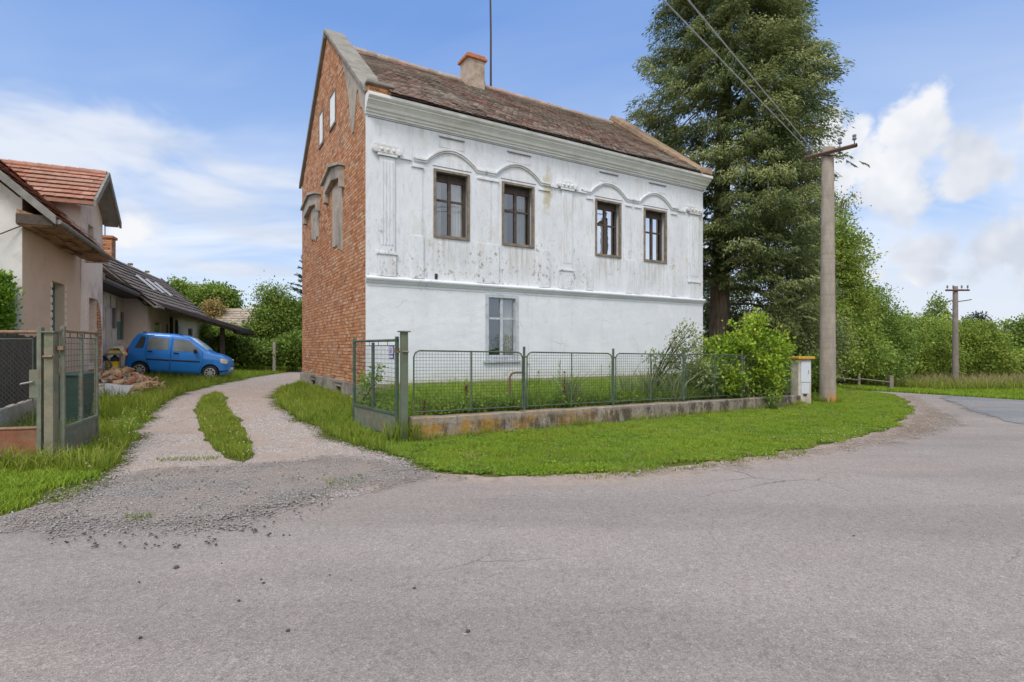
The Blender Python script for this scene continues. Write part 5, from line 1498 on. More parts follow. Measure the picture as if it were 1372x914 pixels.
# the tall false cypress behind the house
def conifer():
    D = 21.5; x0, y0 = ray(964, D); z0 = float(zt(x0, y0))
    t = thing('conifer', 'tall dense dark green conifer with drooping sprays behind the white house', 'tree', (x0, y0, z0))
    m = MB(); m.tube([(0, 0, -.3), (0, 0, .6), (.02, 0, 4), (.2, 0, 12), (.3, 0, 20.5)], [.50, .42, .36, .24, .04], 16)
    ax = lambda z: np.interp(z, [0, 4, 12, 22], [.05, .15, .30, .30])
    def RR(z): return np.interp(z, [1.0, 3.2, 5.5, 9, 12, 15.5, 18, 21], [2.7, 3.25, 3.5, 3.55, 3.25, 2.5, 1.8, .2])
    r = np.random.default_rng(22)
    P = []; AX = []; SD = []; LN = []; WD = []; VL = []
    nb = 320
    for i in range(nb):
        zb_ = 1.6 + 19.0 * ((i + r.random()) / nb) ** .95
        az = r.random() * 2 * PI
        front = math.sin(az) < .45           # nearer half gets most of the branches
        if not front and r.random() < .25: continue
        Rm = RR(zb_) * r.uniform(.70, 1.16) * (1 + .10 * math.sin(3 * az + zb_))
        if zb_ < 4.3 and math.cos(az) < .15: continue
        d = np.array([math.cos(az), math.sin(az), 0]); sd = np.array([-d[1], d[0], 0])
        rise = r.uniform(.0, .35); bv = np.clip(r.normal(.42, .16), .05, .9)
        def curve(u): return np.array([ax(zb_), 0, zb_]) + d * Rm * u + np.array([0, 0, Rm * (rise * u - .42 * u * u)])
        if i % 3 == 0: m.tube([tuple(curve(u)) for u in (0, .3, .6, .9)], [.06, .045, .03, .012], 5)
        ns = 16
        for k in range(ns):
            u = .22 + .80 * (k + r.random()) / ns
            c = curve(u) + sd * r.normal(0, .34) * (1.15 - .5 * u) + np.array([0, 0, r.normal(0, .09)])
            wx_ = c[0] + x0; wy_ = c[1] + y0
            dist = (wx_ - 6.65) * .857 + (wy_ - 18.56) * .516
            if dist < .35 and c[2] < 10.6: continue
            dirv = unit(d * r.uniform(.3, 1.0) + sd * r.normal(0, .75) + np.array([0, 0, r.normal(-.25, .25)]))
            sv = np.clip(bv + r.normal(0, .12) + .16 * (u - .7), 0, 1)
            # a flat drooping fan of scale-leaf sprigs
            nl = 20; fan = np.linspace(-1, 1, nl) + r.normal(0, .10, nl)
            sdir = unit(np.cross(dirv, np.array([0, 0, 1.0])) + 1e-4)
            aa = unit(dirv[None, :] * (1 - .35 * np.abs(fan))[:, None] + sdir[None, :] * (fan * .85)[:, None] + np.array([0, 0, -1])[None, :] * (.30 + .35 * r.random(nl))[:, None])
            bp = c[None, :] + dirv[None, :] * (r.random(nl) * .34)[:, None]
            P.append(bp); AX.append(aa)
            SD.append(unit(np.cross(aa, r.normal(0, .5, (nl, 3)) + np.array([0, 0, 1.0]))))
            LN.append(r.uniform(.09, .24, nl)); WD.append(r.uniform(.026, .055, nl))
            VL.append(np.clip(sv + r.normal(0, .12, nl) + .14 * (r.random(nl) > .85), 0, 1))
    # drooping clumps over the crown envelope
    nc = 1330
    for i in range(nc):
        zc = 1.9 + 18.6 * r.random() ** .9; az = r.uniform(-PI * 1.08, .08 * PI) if r.random() < .8 else r.uniform(0, 2 * PI)
        if i > 1030: zc = r.uniform(4.0, 15.5); az = r.uniform(-PI * 1.0, -.05 * PI)
        if zc < 4.6 and math.cos(az) < .1 and i <= 1030: continue
        rho = RR(zc) * (r.uniform(.62, 1.02) if i <= 1030 else r.uniform(.25, .62)) * (1 + .09 * math.sin(3 * az + zc * .9))
        d = np.array([math.cos(az), math.sin(az), 0]); c = np.array([ax(zc), 0, zc]) + d * rho
        if (c[0] + x0 - 6.65) * .857 + (c[1] + y0 - 18.56) * .516 < .55 and c[2] < 10.8: continue
        R_ = r.uniform(.28, .68); n = int(300 * R_ / .6); cv = np.clip(r.normal(.42, .2), 0, .95)
        ph = r.random(n) * 2 * PI; rr_ = R_ * np.sqrt(r.random(n))
        off_ = np.column_stack([np.cos(ph) * rr_, np.sin(ph) * rr_, -.62 * rr_ ** 2 / R_ + r.normal(0, .06, n) - .30 * R_ * r.random(n)])
        off_ = off_ + d[None] * (.25 * r.random(n))[:, None]
        a_ = unit(np.column_stack([np.cos(ph), np.sin(ph), np.zeros(n)]) * .55 + d[None] * .45 + np.column_stack([r.normal(0, .3, n), r.normal(0, .3, n), -.30 - .65 * r.random(n)]))
        P.append(c[None] + off_); AX.append(a_); SD.append(unit(np.cross(a_, r.normal(0, .6, (n, 3)) + np.array([0, 0, 1.0]))))
        LN.append(r.uniform(.07, .19, n)); WD.append(r.uniform(.026, .055, n))
        br_ = r.random() < .06; VL.append(np.clip(cv + r.normal(0, .13, n) + .62 * off_[:, 2] / R_ + .22, 0, 1))  # clump tops lighter, undersides darker: shading put into the leaf colour
    m.build('trunk', 'bark', t, smooth=True)
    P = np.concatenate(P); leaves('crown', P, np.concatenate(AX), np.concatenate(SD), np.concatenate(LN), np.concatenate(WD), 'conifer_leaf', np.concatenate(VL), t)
    print('conifer leaves', len(P))
conifer()

# right-hand trees
G1 = 'trees beyond the right lawn'
def TR(name, label, px, D, items, ncl, per, size, crad, mat, tr, seed, **kw):
    cat = kw.pop('cat', 'tree'); grp = kw.pop('group', G1)
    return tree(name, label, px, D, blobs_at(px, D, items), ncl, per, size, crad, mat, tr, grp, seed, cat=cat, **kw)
TR('leafy_tree', 'yellow green loose tree directly right of the near pole', 1128, 25, [(1118, 380, 34, 70, 0), (1140, 420, 30, 55, 0), (1110, 450, 40, 50, -1), (1126, 322, 18, 36, 0), (1140, 352, 22, 34, 0), (1150, 470, 28, 36, 0)], 760, 56, .11, .26, 'bush_leaf', .13, 51, droop=.5)
TR('leafy_tree', 'dark sparse tree top poking out right of the near pole crossarm', 1112, 28, [(1105, 300, 26, 45, 0), (1126, 275, 14, 12, 0), (1100, 380, 36, 70, 0), (1140, 330, 16, 8, 0)], 300, 46, .12, .28, 'conifer_leaf', .13, 52, droop=.3)
TR('leafy_tree', 'mid green tree between the near pole and the round bushes', 1172, 30, [(1168, 432, 28, 46, 0), (1190, 470, 28, 36, 0), (1160, 425, 18, 26, 0), (1200, 448, 20, 26, 1)], 520, 52, .115, .3, 'tree_leaf', .12, 53)
TR('round_bush', 'large round light green bush left of the distant pole', 1240, 36, [(1238, 472, 42, 40, 0), (1212, 486, 24, 26, -.5), (1250, 452, 30, 26, .5)], 800, 50, .125, .26, 'bush_leaf', .10, 54, cat='bush', group='round bushes behind the far verge')
TR('round_bush', 'large round light green bush right of the distant pole', 1312, 36, [(1312, 474, 34, 36, 0), (1298, 456, 24, 26, .6), (1332, 488, 18, 20, -.4)], 700, 50, .125, .26, 'bush_leaf', .10, 55, cat='bush', group='round bushes behind the far verge')
TR('tall_tree', 'tree with uneven dark crown rising behind the left round bush', 1256, 48, [(1256, 424, 12, 26, 0), (1240, 450, 20, 14, 0), (1270, 440, 10, 14, 0), (1232, 432, 4, 14, 0), (1210, 440, 14, 18, 0)], 260, 30, .22, .3, 'tree_leaf', .14, 56)
TR('tall_tree', 'sparse twiggy tree rising behind the right round bush', 1310, 50, [(1308, 432, 12, 10, 0), (1322, 440, 8, 10, 0), (1300, 440, 12, 12, 0)], 90, 22, .22, .3, 'spruce_leaf', .10, 57)
TR('tall_tree', 'green tree crown at the right edge of the photo', 1368, 46, [(1372, 456, 26, 28, 0), (1356, 470, 20, 26, 0), (1395, 450, 26, 34, 0)], 520, 32, .2, .3, 'tree_leaf', .14, 58)
TR('round_bush', 'low light green bush at the right edge below the tall tree', 1372, 38, [(1372, 488, 24, 20, 0), (1400, 484, 26, 26, 0)], 420, 32, .16, .25, 'bush_leaf', .08, 59, cat='bush', group='round bushes behind the far verge')
TR('hedge_bush', 'dark shady hedge bush behind the low rail barrier', 1165, 27, [(1150, 485, 40, 22, 0), (1185, 488, 26, 20, .5), (1120, 480, 36, 28, 0)], 460, 32, .14, .26, 'tree_leaf', .07, 60, cat='bush', group='hedge plants right of the conifer')
TR('hedge_bush', 'dark green hedge bush between conifer and near pole', 1060, 21, [(1050, 450, 46, 50, 0), (1085, 462, 40, 52, .5), (1010, 455, 40, 40, .5)], 620, 50, .10, .28, 'conifer_leaf', .08, 61, cat='bush', group='hedge plants right of the conifer', droop=.6)
TR('tall_tree', 'far tree filling the gap left of the round bushes', 1208, 44, [(1200, 450, 22, 26, 0), (1222, 462, 20, 26, 0)], 300, 30, .2, .3, 'tree_leaf', .12, 62)
TR('hedge_bush', 'deep green bush in the dark gap between house and conifer trunk', 952, 27, [(955, 440, 22, 60, 0), (970, 470, 26, 40, 0), (950, 400, 16, 40, .5), (985, 420, 20, 50, .5)], 420, 44, .12, .3, 'conifer_leaf', .08, 72, cat='bush', group='hedge plants right of the conifer', droop=.6)
# left background
G2 = 'trees behind the drive'
TR('broadleaf_tree', 'round topped green tree behind the tiled wing roof', 248, 62, [(246, 396, 20, 18, 0), (240, 412, 24, 18, 0), (270, 402, 16, 16, 0)], 380, 32, .3, .45, 'tree_leaf', .2, 63, group=G2)
TR('broadleaf_tree', 'wide mid green tree left of the distant patchy roof', 292, 60, [(290, 400, 26, 16, 0), (302, 412, 18, 16, 0), (276, 412, 20, 14, 0)], 420, 32, .3, .45, 'tree_leaf', .2, 64, group=G2)
TR('ochre_shrub', 'yellow ochre shrub left of the distant patchy roof', 286, 48, [(286, 416, 11, 12, 0), (290, 428, 12, 16, 0)], 180, 30, .2, .3, 'ochre_leaf', .08, 65, group=None, cat='bush')
TR('broadleaf_tree', 'bushy green tree with upright shoots beside the brick gable', 372, 31, [(372, 440, 34, 34, 0), (398, 450, 26, 34, 0), (352, 452, 20, 24, 0), (352, 404, 5, 20, 0), (338, 448, 12, 10, 0), (374, 402, 9, 18, 0), (360, 396, 4, 14, 0), (386, 410, 5, 14, 0), (397, 420, 12, 16, 0)], 760, 48, .12, .3, 'tree_leaf', .13, 66, group=G2)
TR('hedge_bush', 'dark leafy bush beneath the carport post', 325, 27, [(318, 472, 22, 12, 0), (345, 474, 20, 12, 0), (298, 468, 14, 16, .5)], 420, 30, .14, .22, 'tree_leaf', .05, 67, group='bushes at the end of the drive', cat='bush')
TR('hedge_bush', 'bright leafy bush next to the lone grey post', 392, 27.5, [(388, 470, 22, 16, 0), (405, 466, 20, 20, 0), (366, 474, 16, 10, .3)], 420, 30, .14, .22, 'tree_leaf', .05, 68, group='bushes at the end of the drive', cat='bush')
TR('hedge_bush', 'light green bush seen under the carport roof', 288, 33, [(280, 452, 16, 14, 0), (305, 450, 24, 12, 0), (270, 440, 10, 14, 1)], 300, 30, .16, .25, 'bush_leaf', .05, 69, group='bushes at the end of the drive', cat='bush')
TR('hedge_bush', 'tall green hedge closing the view behind the carport', 330, 40, [(300, 456, 30, 14, 0), (345, 454, 26, 14, 0), (400, 440, 30, 30, 1)], 420, 30, .22, .35, 'tree_leaf', .07, 70, group='bushes at the end of the drive', cat='bush')
def spruce():
    D = 38; x, y = ray(412, D); t = thing('spruce', 'blue grey spruce with level branches just left of brick gable', 'tree', (x, y, .2))
    m = MB(); m.tube([(0, 0, -.2), (0, 0, 8)], [.14, .02], 8)
    r = np.random.default_rng(9); P = []; AX = []
    for i in range(120):
        z = 1 + 6.8 * (i / 120); az = r.random() * 2 * PI; R_ = (8.1 - z) * .34 + .12
        d = np.array([math.cos(az), math.sin(az), .30]); m.tube([(0, 0, z), tuple(d * R_ + np.array([0, 0, z]))], [.022, .008], 4)
        for k in range(40):
            u = r.random(); P.append(d * R_ * u + np.array([0, 0, z])); AX.append(unit(d * .8 + r.normal(0, .35, 3)))
    m.build('trunk', 'dark_bark', t); P = np.array(P); AX = np.array(AX)
    leaves('crown', P, AX, unit(np.cross(AX, r.normal(size=P.shape))), .22, .07, 'spruce_leaf', np.clip(r.normal(.5, .25, len(P)), 0, 1), t)
spruce()
# thuja at the left edge
tree('thuja', 'bright green conical conifer at the left edge before the pale gable', -34, 10.3, blobs_at(-34, 10.3, [(-26, 430, 22, 46, 0), (-22, 402, 20, 40, 0), (-22, 384, 14, 24, 0), (-40, 470, 28, 50, 0)]), 800, 50, .065, .075, 'thuja_leaf', .07, None, 71, cat='tree', droop=-.8)

# garden shrubs by the fence
def fpos(L, off, z=0): 
    n = Vector((-FD.y, FD.x)); p = F0 + FD * L + n * off; return p.x, p.y
def garden_z(x, y):
    return np.interp((np.asarray(x) - F0.x) * FD.x + (np.asarray(y) - F0.y) * FD.y, [0, 11], [.34, .25])
def shrub(name, label, p, off, items, ncl, per, size, crad, mat, seed, **kw):
    x, y = fpos(FL(p), off); D = y; px = CX + FPX * x / y
    return tree(name, label, px, D, blobs_at(px, D, items), ncl, per, size, crad, mat, kw.pop('tr', .03), None, seed, cat='bush', **kw)
shrub('leafy_shrub', 'bright green leafy shrub pushing through the fence near the meter pillar', 1000, .55, [(1000, 480, 40, 36, 0), (1020, 500, 30, 30, -.1), (975, 500, 36, 36, .1), (1004, 438, 6, 14, 0), (1016, 440, 5, 18, 0), (1034, 462, 16, 16, 0), (962, 470, 22, 16, 0), (990, 460, 22, 16, 0), (1035, 490, 22, 24, -.1), (1048, 470, 14, 10, 0), (985, 446, 5, 14, 0), (1045, 452, 6, 10, 0), (955, 452, 6, 12, 0), (1012, 428, 3, 10, 0)], 330, 24, .085, .10, 'bright_leaf', 81, limbs=16, shell=.35)
shrub('willow_shrub', 'thin grey green airy shrub left of the bright shrub', 905, .7, [(912, 458, 12, 22, 0), (924, 440, 8, 12, 0), (890, 490, 22, 18, 0), (922, 486, 18, 26, 0), (880, 474, 8, 8, 0), (940, 500, 14, 16, 0), (934, 462, 8, 14, 0)], 120, 18, .065, .10, 'grey_leaf', 82, limbs=16, shell=.3)
shrub('leafy_shrub', 'low dark shrub in the shade behind the meter pillar', 1090, 1.6, [(1080, 505, 18, 20, 0), (1096, 500, 16, 24, 0)], 160, 28, .08, .1, 'tree_leaf', 83)
shrub('leafy_shrub', 'tangled green shrub inside the fence below the white wall', 950, .8, [(945, 505, 26, 22, 0), (970, 510, 20, 18, 0)], 220, 28, .075, .1, 'garden_blades', 84)
x, y = ray(484, 11.2)
tree('leafy_shrub', 'young green shrub growing behind the green gate leaf', 486, 11.2, blobs_at(486, 11.2, [(492, 528, 10, 18, 0), (505, 505, 5, 14, 0), (484, 512, 5, 8, 0), (512, 545, 12, 10, -.2)]), 70, 18, .06, .07, 'garden_blades', .015, None, 85, cat='bush', limbs=5)
tree('trailing_shrub', 'small dangling green shoot on grass at the wall before the bright shrub', 1030, 13.0, blobs_at(1030, 13.0, [(1029, 535, 5, 10, 0), (1031, 548, 3, 6, 0)]), 26, 22, .06, .05, 'tree_leaf', .01, None, 86, cat='bush', limbs=2)
inn = MB().tube([(0, 0, 0), (0, 0, 1.25)], .03, 8)
x, y = ray(500, 11.0); tag(inn.build('garden_post', 'fence_green', None, loc=(x, y, .2)), 'short green steel post inside the garden behind the gate leaf', 'post')

# garden bed: soil and planting
GPOLY = [tuple(fpos(.1, .14)), tuple(fpos(FLEN + .3, .14)), (6.9, 18.3), (6.65 - .02, 18.5), (HC[0] + .05, HC[1] - .05)]
def gzf(x, y):
    g = garden_z(x, y); dd = dist_poly([GPOLY[0], GPOLY[4], (GPOLY[4][0] - .01, GPOLY[4][1])], np.asarray(x, float), np.asarray(y, float))
    k = sm(dd / .7); return zt(x, y) * (1 - k) + g * k
sheet('garden_bed', rag(GPOLY, .2, .02, 4), 'garden_soil', .004, .3, zf=gzf)

def blades(name, x, y, zf, h, w, mat, lean=.5, seed=0, hv=.5):
    r = np.random.default_rng(seed); n = len(x)
    qn = np.array([mnoise.fractal(Vector((p * .55, q * .55, seed * .7)), 1, 2, 3) for p, q in zip(x, y)]) if n else np.zeros(0)
    q2 = np.array([mnoise.noise(Vector((p * 2.7, q * 2.7, seed + 4.0))) for p, q in zip(x, y)]) if n else np.zeros(0)
    z = zf(x, y); a = r.random(n) * 2 * PI; hh = h * (1 - hv / 2 + hv * r.random(n)) * (1 + .5 * np.clip(q2, -.6, .8)); ln = lean * hh * r.random(n) * 1.4
    ca, sa = np.cos(a), np.sin(a); b = r.random(n) * 2 * PI; cb, sb = np.cos(b) * w / 2, np.sin(b) * w / 2
    base = np.column_stack([x, y, z])
    p0 = base + np.column_stack([cb, sb, np.zeros(n)]); p1 = base - np.column_stack([cb, sb, np.zeros(n)])
    m0 = base + np.column_stack([cb * .8 + ca * ln * .35, sb * .8 + sa * ln * .35, hh * .6]); m1 = base + np.column_stack([-cb * .8 + ca * ln * .35, -sb * .8 + sa * ln * .35, hh * .6])
    tp = base + np.column_stack([ca * ln, sa * ln, hh])
    V = np.stack([p0, p1, m1, m0, tp], 1).reshape(-1, 3); o = np.arange(n) * 5
    F_ = np.concatenate([np.column_stack([o, o + 1, o + 2]), np.column_stack([o, o + 2, o + 3]), np.column_stack([o + 3, o + 2, o + 4])])
    val = np.clip(r.normal(.48, .2, n) + .18 * qn + .14 * q2, 0, 1)
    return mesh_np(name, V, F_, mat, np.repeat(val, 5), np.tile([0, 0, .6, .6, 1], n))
def scatter(poly, dens0, D0=7, pw=1.4, seed=0, minp=0.03, fade=None, excl=(), patch=0):
    r = np.random.default_rng(seed)
    xs3 = [p[0] for p in poly]; ys3 = [p[1] for p in poly]
    a = (max(xs3) - min(xs3)) * (max(ys3) - min(ys3)); n = int(a * dens0)
    x = r.uniform(min(xs3), max(xs3), n); y = r.uniform(min(ys3), max(ys3), n)
    pr = np.clip((D0 / np.maximum(y, 1)) ** pw, minp, 1)
    k = (r.random(n) < pr) & (np.abs(x) < y * 1.02 + .5); x, y = x[k], y[k]
    k = in_poly(poly, x, y)
    for e in excl: k &= ~in_poly(e, x, y)
    x, y = x[k], y[k]
    if fade:
        d = dist_poly(poly, x, y); k = r.random(len(x)) < np.clip(d / fade, .12, 1); x, y = x[k], y[k]
    if patch and len(x):
        q = np.array([mnoise.noise(Vector((a_ * .9, b_ * .9, seed))) for a_, b_ in zip(x, y)])
        k = r.random(len(x)) < np.clip(.75 + q * patch, .05, 1); x, y = x[k], y[k]
    return x, y
VE_R = rag(VERGE_EDGE, .08, .16, 33, closed=False) + [VERGE_EDGE[-1]]
wb = [tuple(fpos(l, -.13)) for l in np.linspace(0, FLEN + .5, 6)]
VERGE = VE_R + A((1150, 524), (1112, 530)) + [tuple(fpos(FLEN + .8, .6)), tuple(fpos(FLEN + .6, -.1))] + wb[::-1] + [(-1.95, 8.75)] + [(-2.98, 10.1), (HC[0] - .1, HC[1] - .1)] + [(-7.5, 19.2)] + DRIVE_R
VX = [ROADr, DRIVEr, APRONr]
x, y = scatter(VERGE, 7600, 7, 1.15, 1, excl=(DRIVEr, APRONr), fade=.16)
k = ~in_poly(GPOLY, x, y)
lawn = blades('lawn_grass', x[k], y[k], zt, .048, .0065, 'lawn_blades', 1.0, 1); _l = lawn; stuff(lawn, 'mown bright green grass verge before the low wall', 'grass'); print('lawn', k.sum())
xs_, ys_ = scatter(VERGE, 500, 7, 1.1, 41, excl=(DRIVEr, APRONr), patch=2.2); kk_ = ~in_poly(GPOLY, xs_, ys_)
stuff(blades('dry_grass', xs_[kk_], ys_[kk_], zt, .055, .007, 'dry_blades', 1.0, 41), 'scattered dry blades among the green verge grass', 'grass')
xs_, ys_ = scatter(VERGE, 260, 7, 1.1, 42, excl=(DRIVEr, APRONr), patch=2.0); kk_ = ~in_poly(GPOLY, xs_, ys_); xs_, ys_ = xs_[kk_], ys_[kk_]; nn_ = len(xs_); rw_ = np.random.default_rng(42)
pos = np.repeat(np.column_stack([xs_, ys_, zt(xs_, ys_) + .018]), 6, 0); an_ = rw_.random(nn_ * 6) * 2 * PI
ax_ = unit(np.column_stack([np.cos(an_), np.sin(an_), .25 + .3 * rw_.random(nn_ * 6)])); 
stuff(leaves('verge_weeds', pos, ax_, unit(np.cross(ax_, np.array([0, 0, 1.]) + rw_.normal(0, .3, (nn_ * 6, 3)))), .055, .026, 'garden_blades', np.clip(np.repeat(rw_.normal(.35, .2, nn_), 6), 0, 1)), 'low broad leaved weeds in the verge grass', 'weeds')
# looser tufts at lawn edge and against the wall
r = np.random.default_rng(3)
L_ = r.random(2600) * (FLEN + .3); x = F0.x + FD.x * L_ + FD.y * (.14 + .12 * r.random(2600)); y = F0.y + FD.y * L_ - FD.x * (.14 + .12 * r.random(2600))
q = np.array([mnoise.noise(Vector((l * 1.3, 0, 5))) for l in L_]); k = r.random(2600) < .4 + q
stuff(blades('wall_tufts', x[k], y[k], zt, .14, .009, 'rough_blades', .6, 5), 'taller grass tufts along the foot of the low wall', 'grass')
# rough grass on the gable side of the drive
x, y = scatter([tuple(p) for p in [(-3.1, 10.2), (HC[0], HC[1] - .1), (-7.7, 19.4)] + DRIVE_R[:7]], 1500, 9, 1.2, 6, excl=(DRIVEr,), patch=.8)
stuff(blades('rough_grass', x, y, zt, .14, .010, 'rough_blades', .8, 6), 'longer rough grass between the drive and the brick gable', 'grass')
# left side of the drive
LEFTG = A((-80, 700), (0, 692), (45, 682), (64, 661), (148, 637)) + DRIVE_L + [(-11.5, 23), (-14, 23.5), (-16.5, 19), (-13.2, 15.8), (-10.4, 11.0), (-9.6, 7.2), (-8.5, 5.2)]
x, y = scatter(LEFTG, 3600, 6.5, 1.2, 7, excl=(DRIVEr, APRONr), fade=.12)
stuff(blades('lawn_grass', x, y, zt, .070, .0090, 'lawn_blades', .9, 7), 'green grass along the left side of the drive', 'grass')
x, y = scatter(LEFTG, 700, 7, 1.1, 8, excl=(DRIVEr, APRONr), patch=1.6)
k = y > 6.3
stuff(blades('tall_grass', x[k], y[k], zt, .26, .010, 'rough_blades', .7, 8), 'tall uncut grass clumps left of the drive', 'grass')
rl_ = np.random.default_rng(44); xl_ = rl_.uniform(-17, -4.6, 60000); yl_ = rl_.uniform(2.8, 11.5, 60000)
kl_ = ~in_poly(LEFTG, xl_, yl_) & ~in_poly(ROADr, xl_, yl_) & ~in_poly(APRONr, xl_, yl_) & ~in_poly(DRIVEr, xl_, yl_) & ((xl_ - LC[0]) * -.905 + (yl_ - LC[1]) * -.425 < 8) & ((xl_ - LC[0]) * -.425 + (yl_ - LC[1]) * .905 < .1)
stuff(blades('front_grass', xl_[kl_], yl_[kl_], zt, .09, .013, 'lawn_blades', .9, 44), 'green grass before the gable of the left house', 'grass')
x, y = scatter(STRIP, 3600, 9, 1.2, 9, fade=.10); stuff(blades('drive_strip_grass', x, y, zt, .10, .010, 'rough_blades', .8, 9), 'narrow grass strip between the two drive ruts', 'grass')
x, y = scatter([(-16, 21), (-10, 19.8), (-7.7, 19.7), (-8, 34), (-20, 34)], 420, 16, 1, 10, excl=(DRIVEr,)); stuff(blades('yard_grass', x, y, zt, .09, .018, 'lawn_blades', .8, 10), 'short grass of the yard behind the house and car', 'grass')
# clover heads
def flowers(name, x, y, h, s, mat, lab, seed):
    r = np.random.default_rng(seed); n = len(x); z = zt(x, y) + h * (.6 + .6 * r.random(n))
    V = []; 
    b = np.column_stack([x, y, z]); oc = np.array([(1, 0, 0), (-1, 0, 0), (0, 1, 0), (0, -1, 0), (0, 0, 1), (0, 0, -1)]) * s
    V = (b[:, None, :] + oc[None] * (.6 + .7 * r.random((n, 1, 1)))).reshape(-1, 3)
    T = np.array([(0, 2, 4), (2, 1, 4), (1, 3, 4), (3, 0, 4), (2, 0, 5), (1, 2, 5), (3, 1, 5), (0, 3, 5)])
    F_ = (np.arange(n)[:, None, None] * 6 + T[None]).reshape(-1, 3)
    return stuff(mesh_np(name, V, F_, mat, np.repeat(r.random(n), 6), np.ones(6 * n)), lab, 'flowers')
x, y = scatter(A((100, 600), (165, 560), (215, 520), (250, 508), (215, 540), (170, 600), (130, 640), (95, 640)), 40, 8, .6, 11); flowers('clover_flowers', x, y, .13, .009, 'white_petal', 'white clover heads in the grass left of the drive', 1)
x, y = scatter(STRIP, 22, 10, .6, 12); flowers('clover_flowers', x, y, .08, .009, 'white_petal', 'white clover heads in the drive grass strip', 2)
x, y = scatter(A((1030, 590), (1150, 570), (1180, 578), (1100, 598)), 25, 10, .6, 13); flowers('clover_flowers', x, y, .045, .008, 'white_petal', 'white clover heads at the verge corner', 3)
# far right tall grass and verge
FARV = A((1160, 523), (1200, 526)) + [(13.4, 20.6), (18, 21.1), (45, 25), (45, 40), (20, 33), (14, 27)]
x, y = scatter(FARV, 300, 20, 1, 14); stuff(blades('verge_grass', x, y, zt, .12, .03, 'lawn_blades', .8, 14), 'short green verge beyond the side road', 'grass')
x, y = scatter([(15.5, 26.0), (20, 27.5), (45, 31), (45, 38), (22, 34), (15.5, 30)], 90, 28, 1, 15, patch=2.2); stuff(blades('dry_grass', x, y, zt, .55, .028, 'dry_blades', .6, 15, 1.0), 'tall straw coloured grass under the far bushes', 'grass')
x, y = scatter([(7.8, 15.2), (11.0, 17.5), (13.6, 22.5), (14.5, 25.0), (9.5, 23), (7.3, 18.9)], 700, 16, 1, 16); x6, y6 = scatter([(15.0, 25.4), (20, 27.2), (45, 30.4), (45, 34), (22, 31), (15.0, 28)], 140, 28, 1, 36); stuff(blades('verge_weeds', x6, y6, zt, .38, .03, 'rough_blades', .6, 36, .9), 'uneven green weeds under the far bushes', 'weeds')
stuff(blades('shade_grass', x, y, zt, .11, .016, 'lawn_blades', .8, 16), 'grass under the conifer and hedge at the lawn end', 'grass')
r = np.random.default_rng(17); a = r.random(160) * 2 * PI; rr = .22 + .1 * r.random(160)
stuff(blades('pole_tufts', ux + rr * np.cos(a), uy + rr * np.sin(a), zt, .20, .012, 'rough_blades', .6, 17), 'grass tufts round the foot of the near pole', 'grass')
a = r.random(160) * 2 * PI; rr = .10 + .22 * r.random(160)
stuff(blades('post_tufts', -1.72 + rr * np.cos(a), 8.4 + rr * np.sin(a) * .6, zt, .34, .012, 'rough_blades', .6, 18), 'tall weeds round the foot of the green gate post', 'weeds')
a = r.random(260) * 2 * PI; rr = .10 + .3 * r.random(260)
stuff(blades('post_tufts', PX + rr * np.cos(a), PY + .05 + rr * np.sin(a) * .6, zt, .16, .012, 'rough_blades', .6, 19), 'grass tufts round the thick gate post at left', 'weeds')
# garden ground cover
x, y = scatter(GPOLY, 1500, 9, 1.1, 20, patch=1.2); stuff(blades('garden_weeds', x, y, gzf, .30, .014, 'garden_blades', .8, 20, .9), 'mixed green weeds filling the front garden bed', 'weeds'); print('garden', len(x))
x, y = scatter(GPOLY, 500, 9, 1.0, 21, patch=1.8); n = len(x); r = np.random.default_rng(21)
pos = np.column_stack([x, y, gzf(x, y) + .05 + .22 * r.random(n) * (.6 + .6 * np.array([mnoise.noise(Vector((a * 1.5, b * 1.5, 3))) for a, b in zip(x, y)]))])
pos = np.repeat(pos, 6, 0) + r.normal(0, .045, (n * 6, 3)); ax = unit(r.normal(size=(n * 6, 3)) + np.array([0, 0, .5])); sd = unit(np.cross(ax, r.normal(0, .5, (n * 6, 3)) + np.array([0, 0, 1.])))
stuff(leaves('ground_cover', pos, ax, sd, .075, .05, 'garden_blades', np.clip(np.repeat(r.normal(.5, .22, n), 6), 0, 1)), 'low leafy ground cover in the front garden bed', 'ground cover')
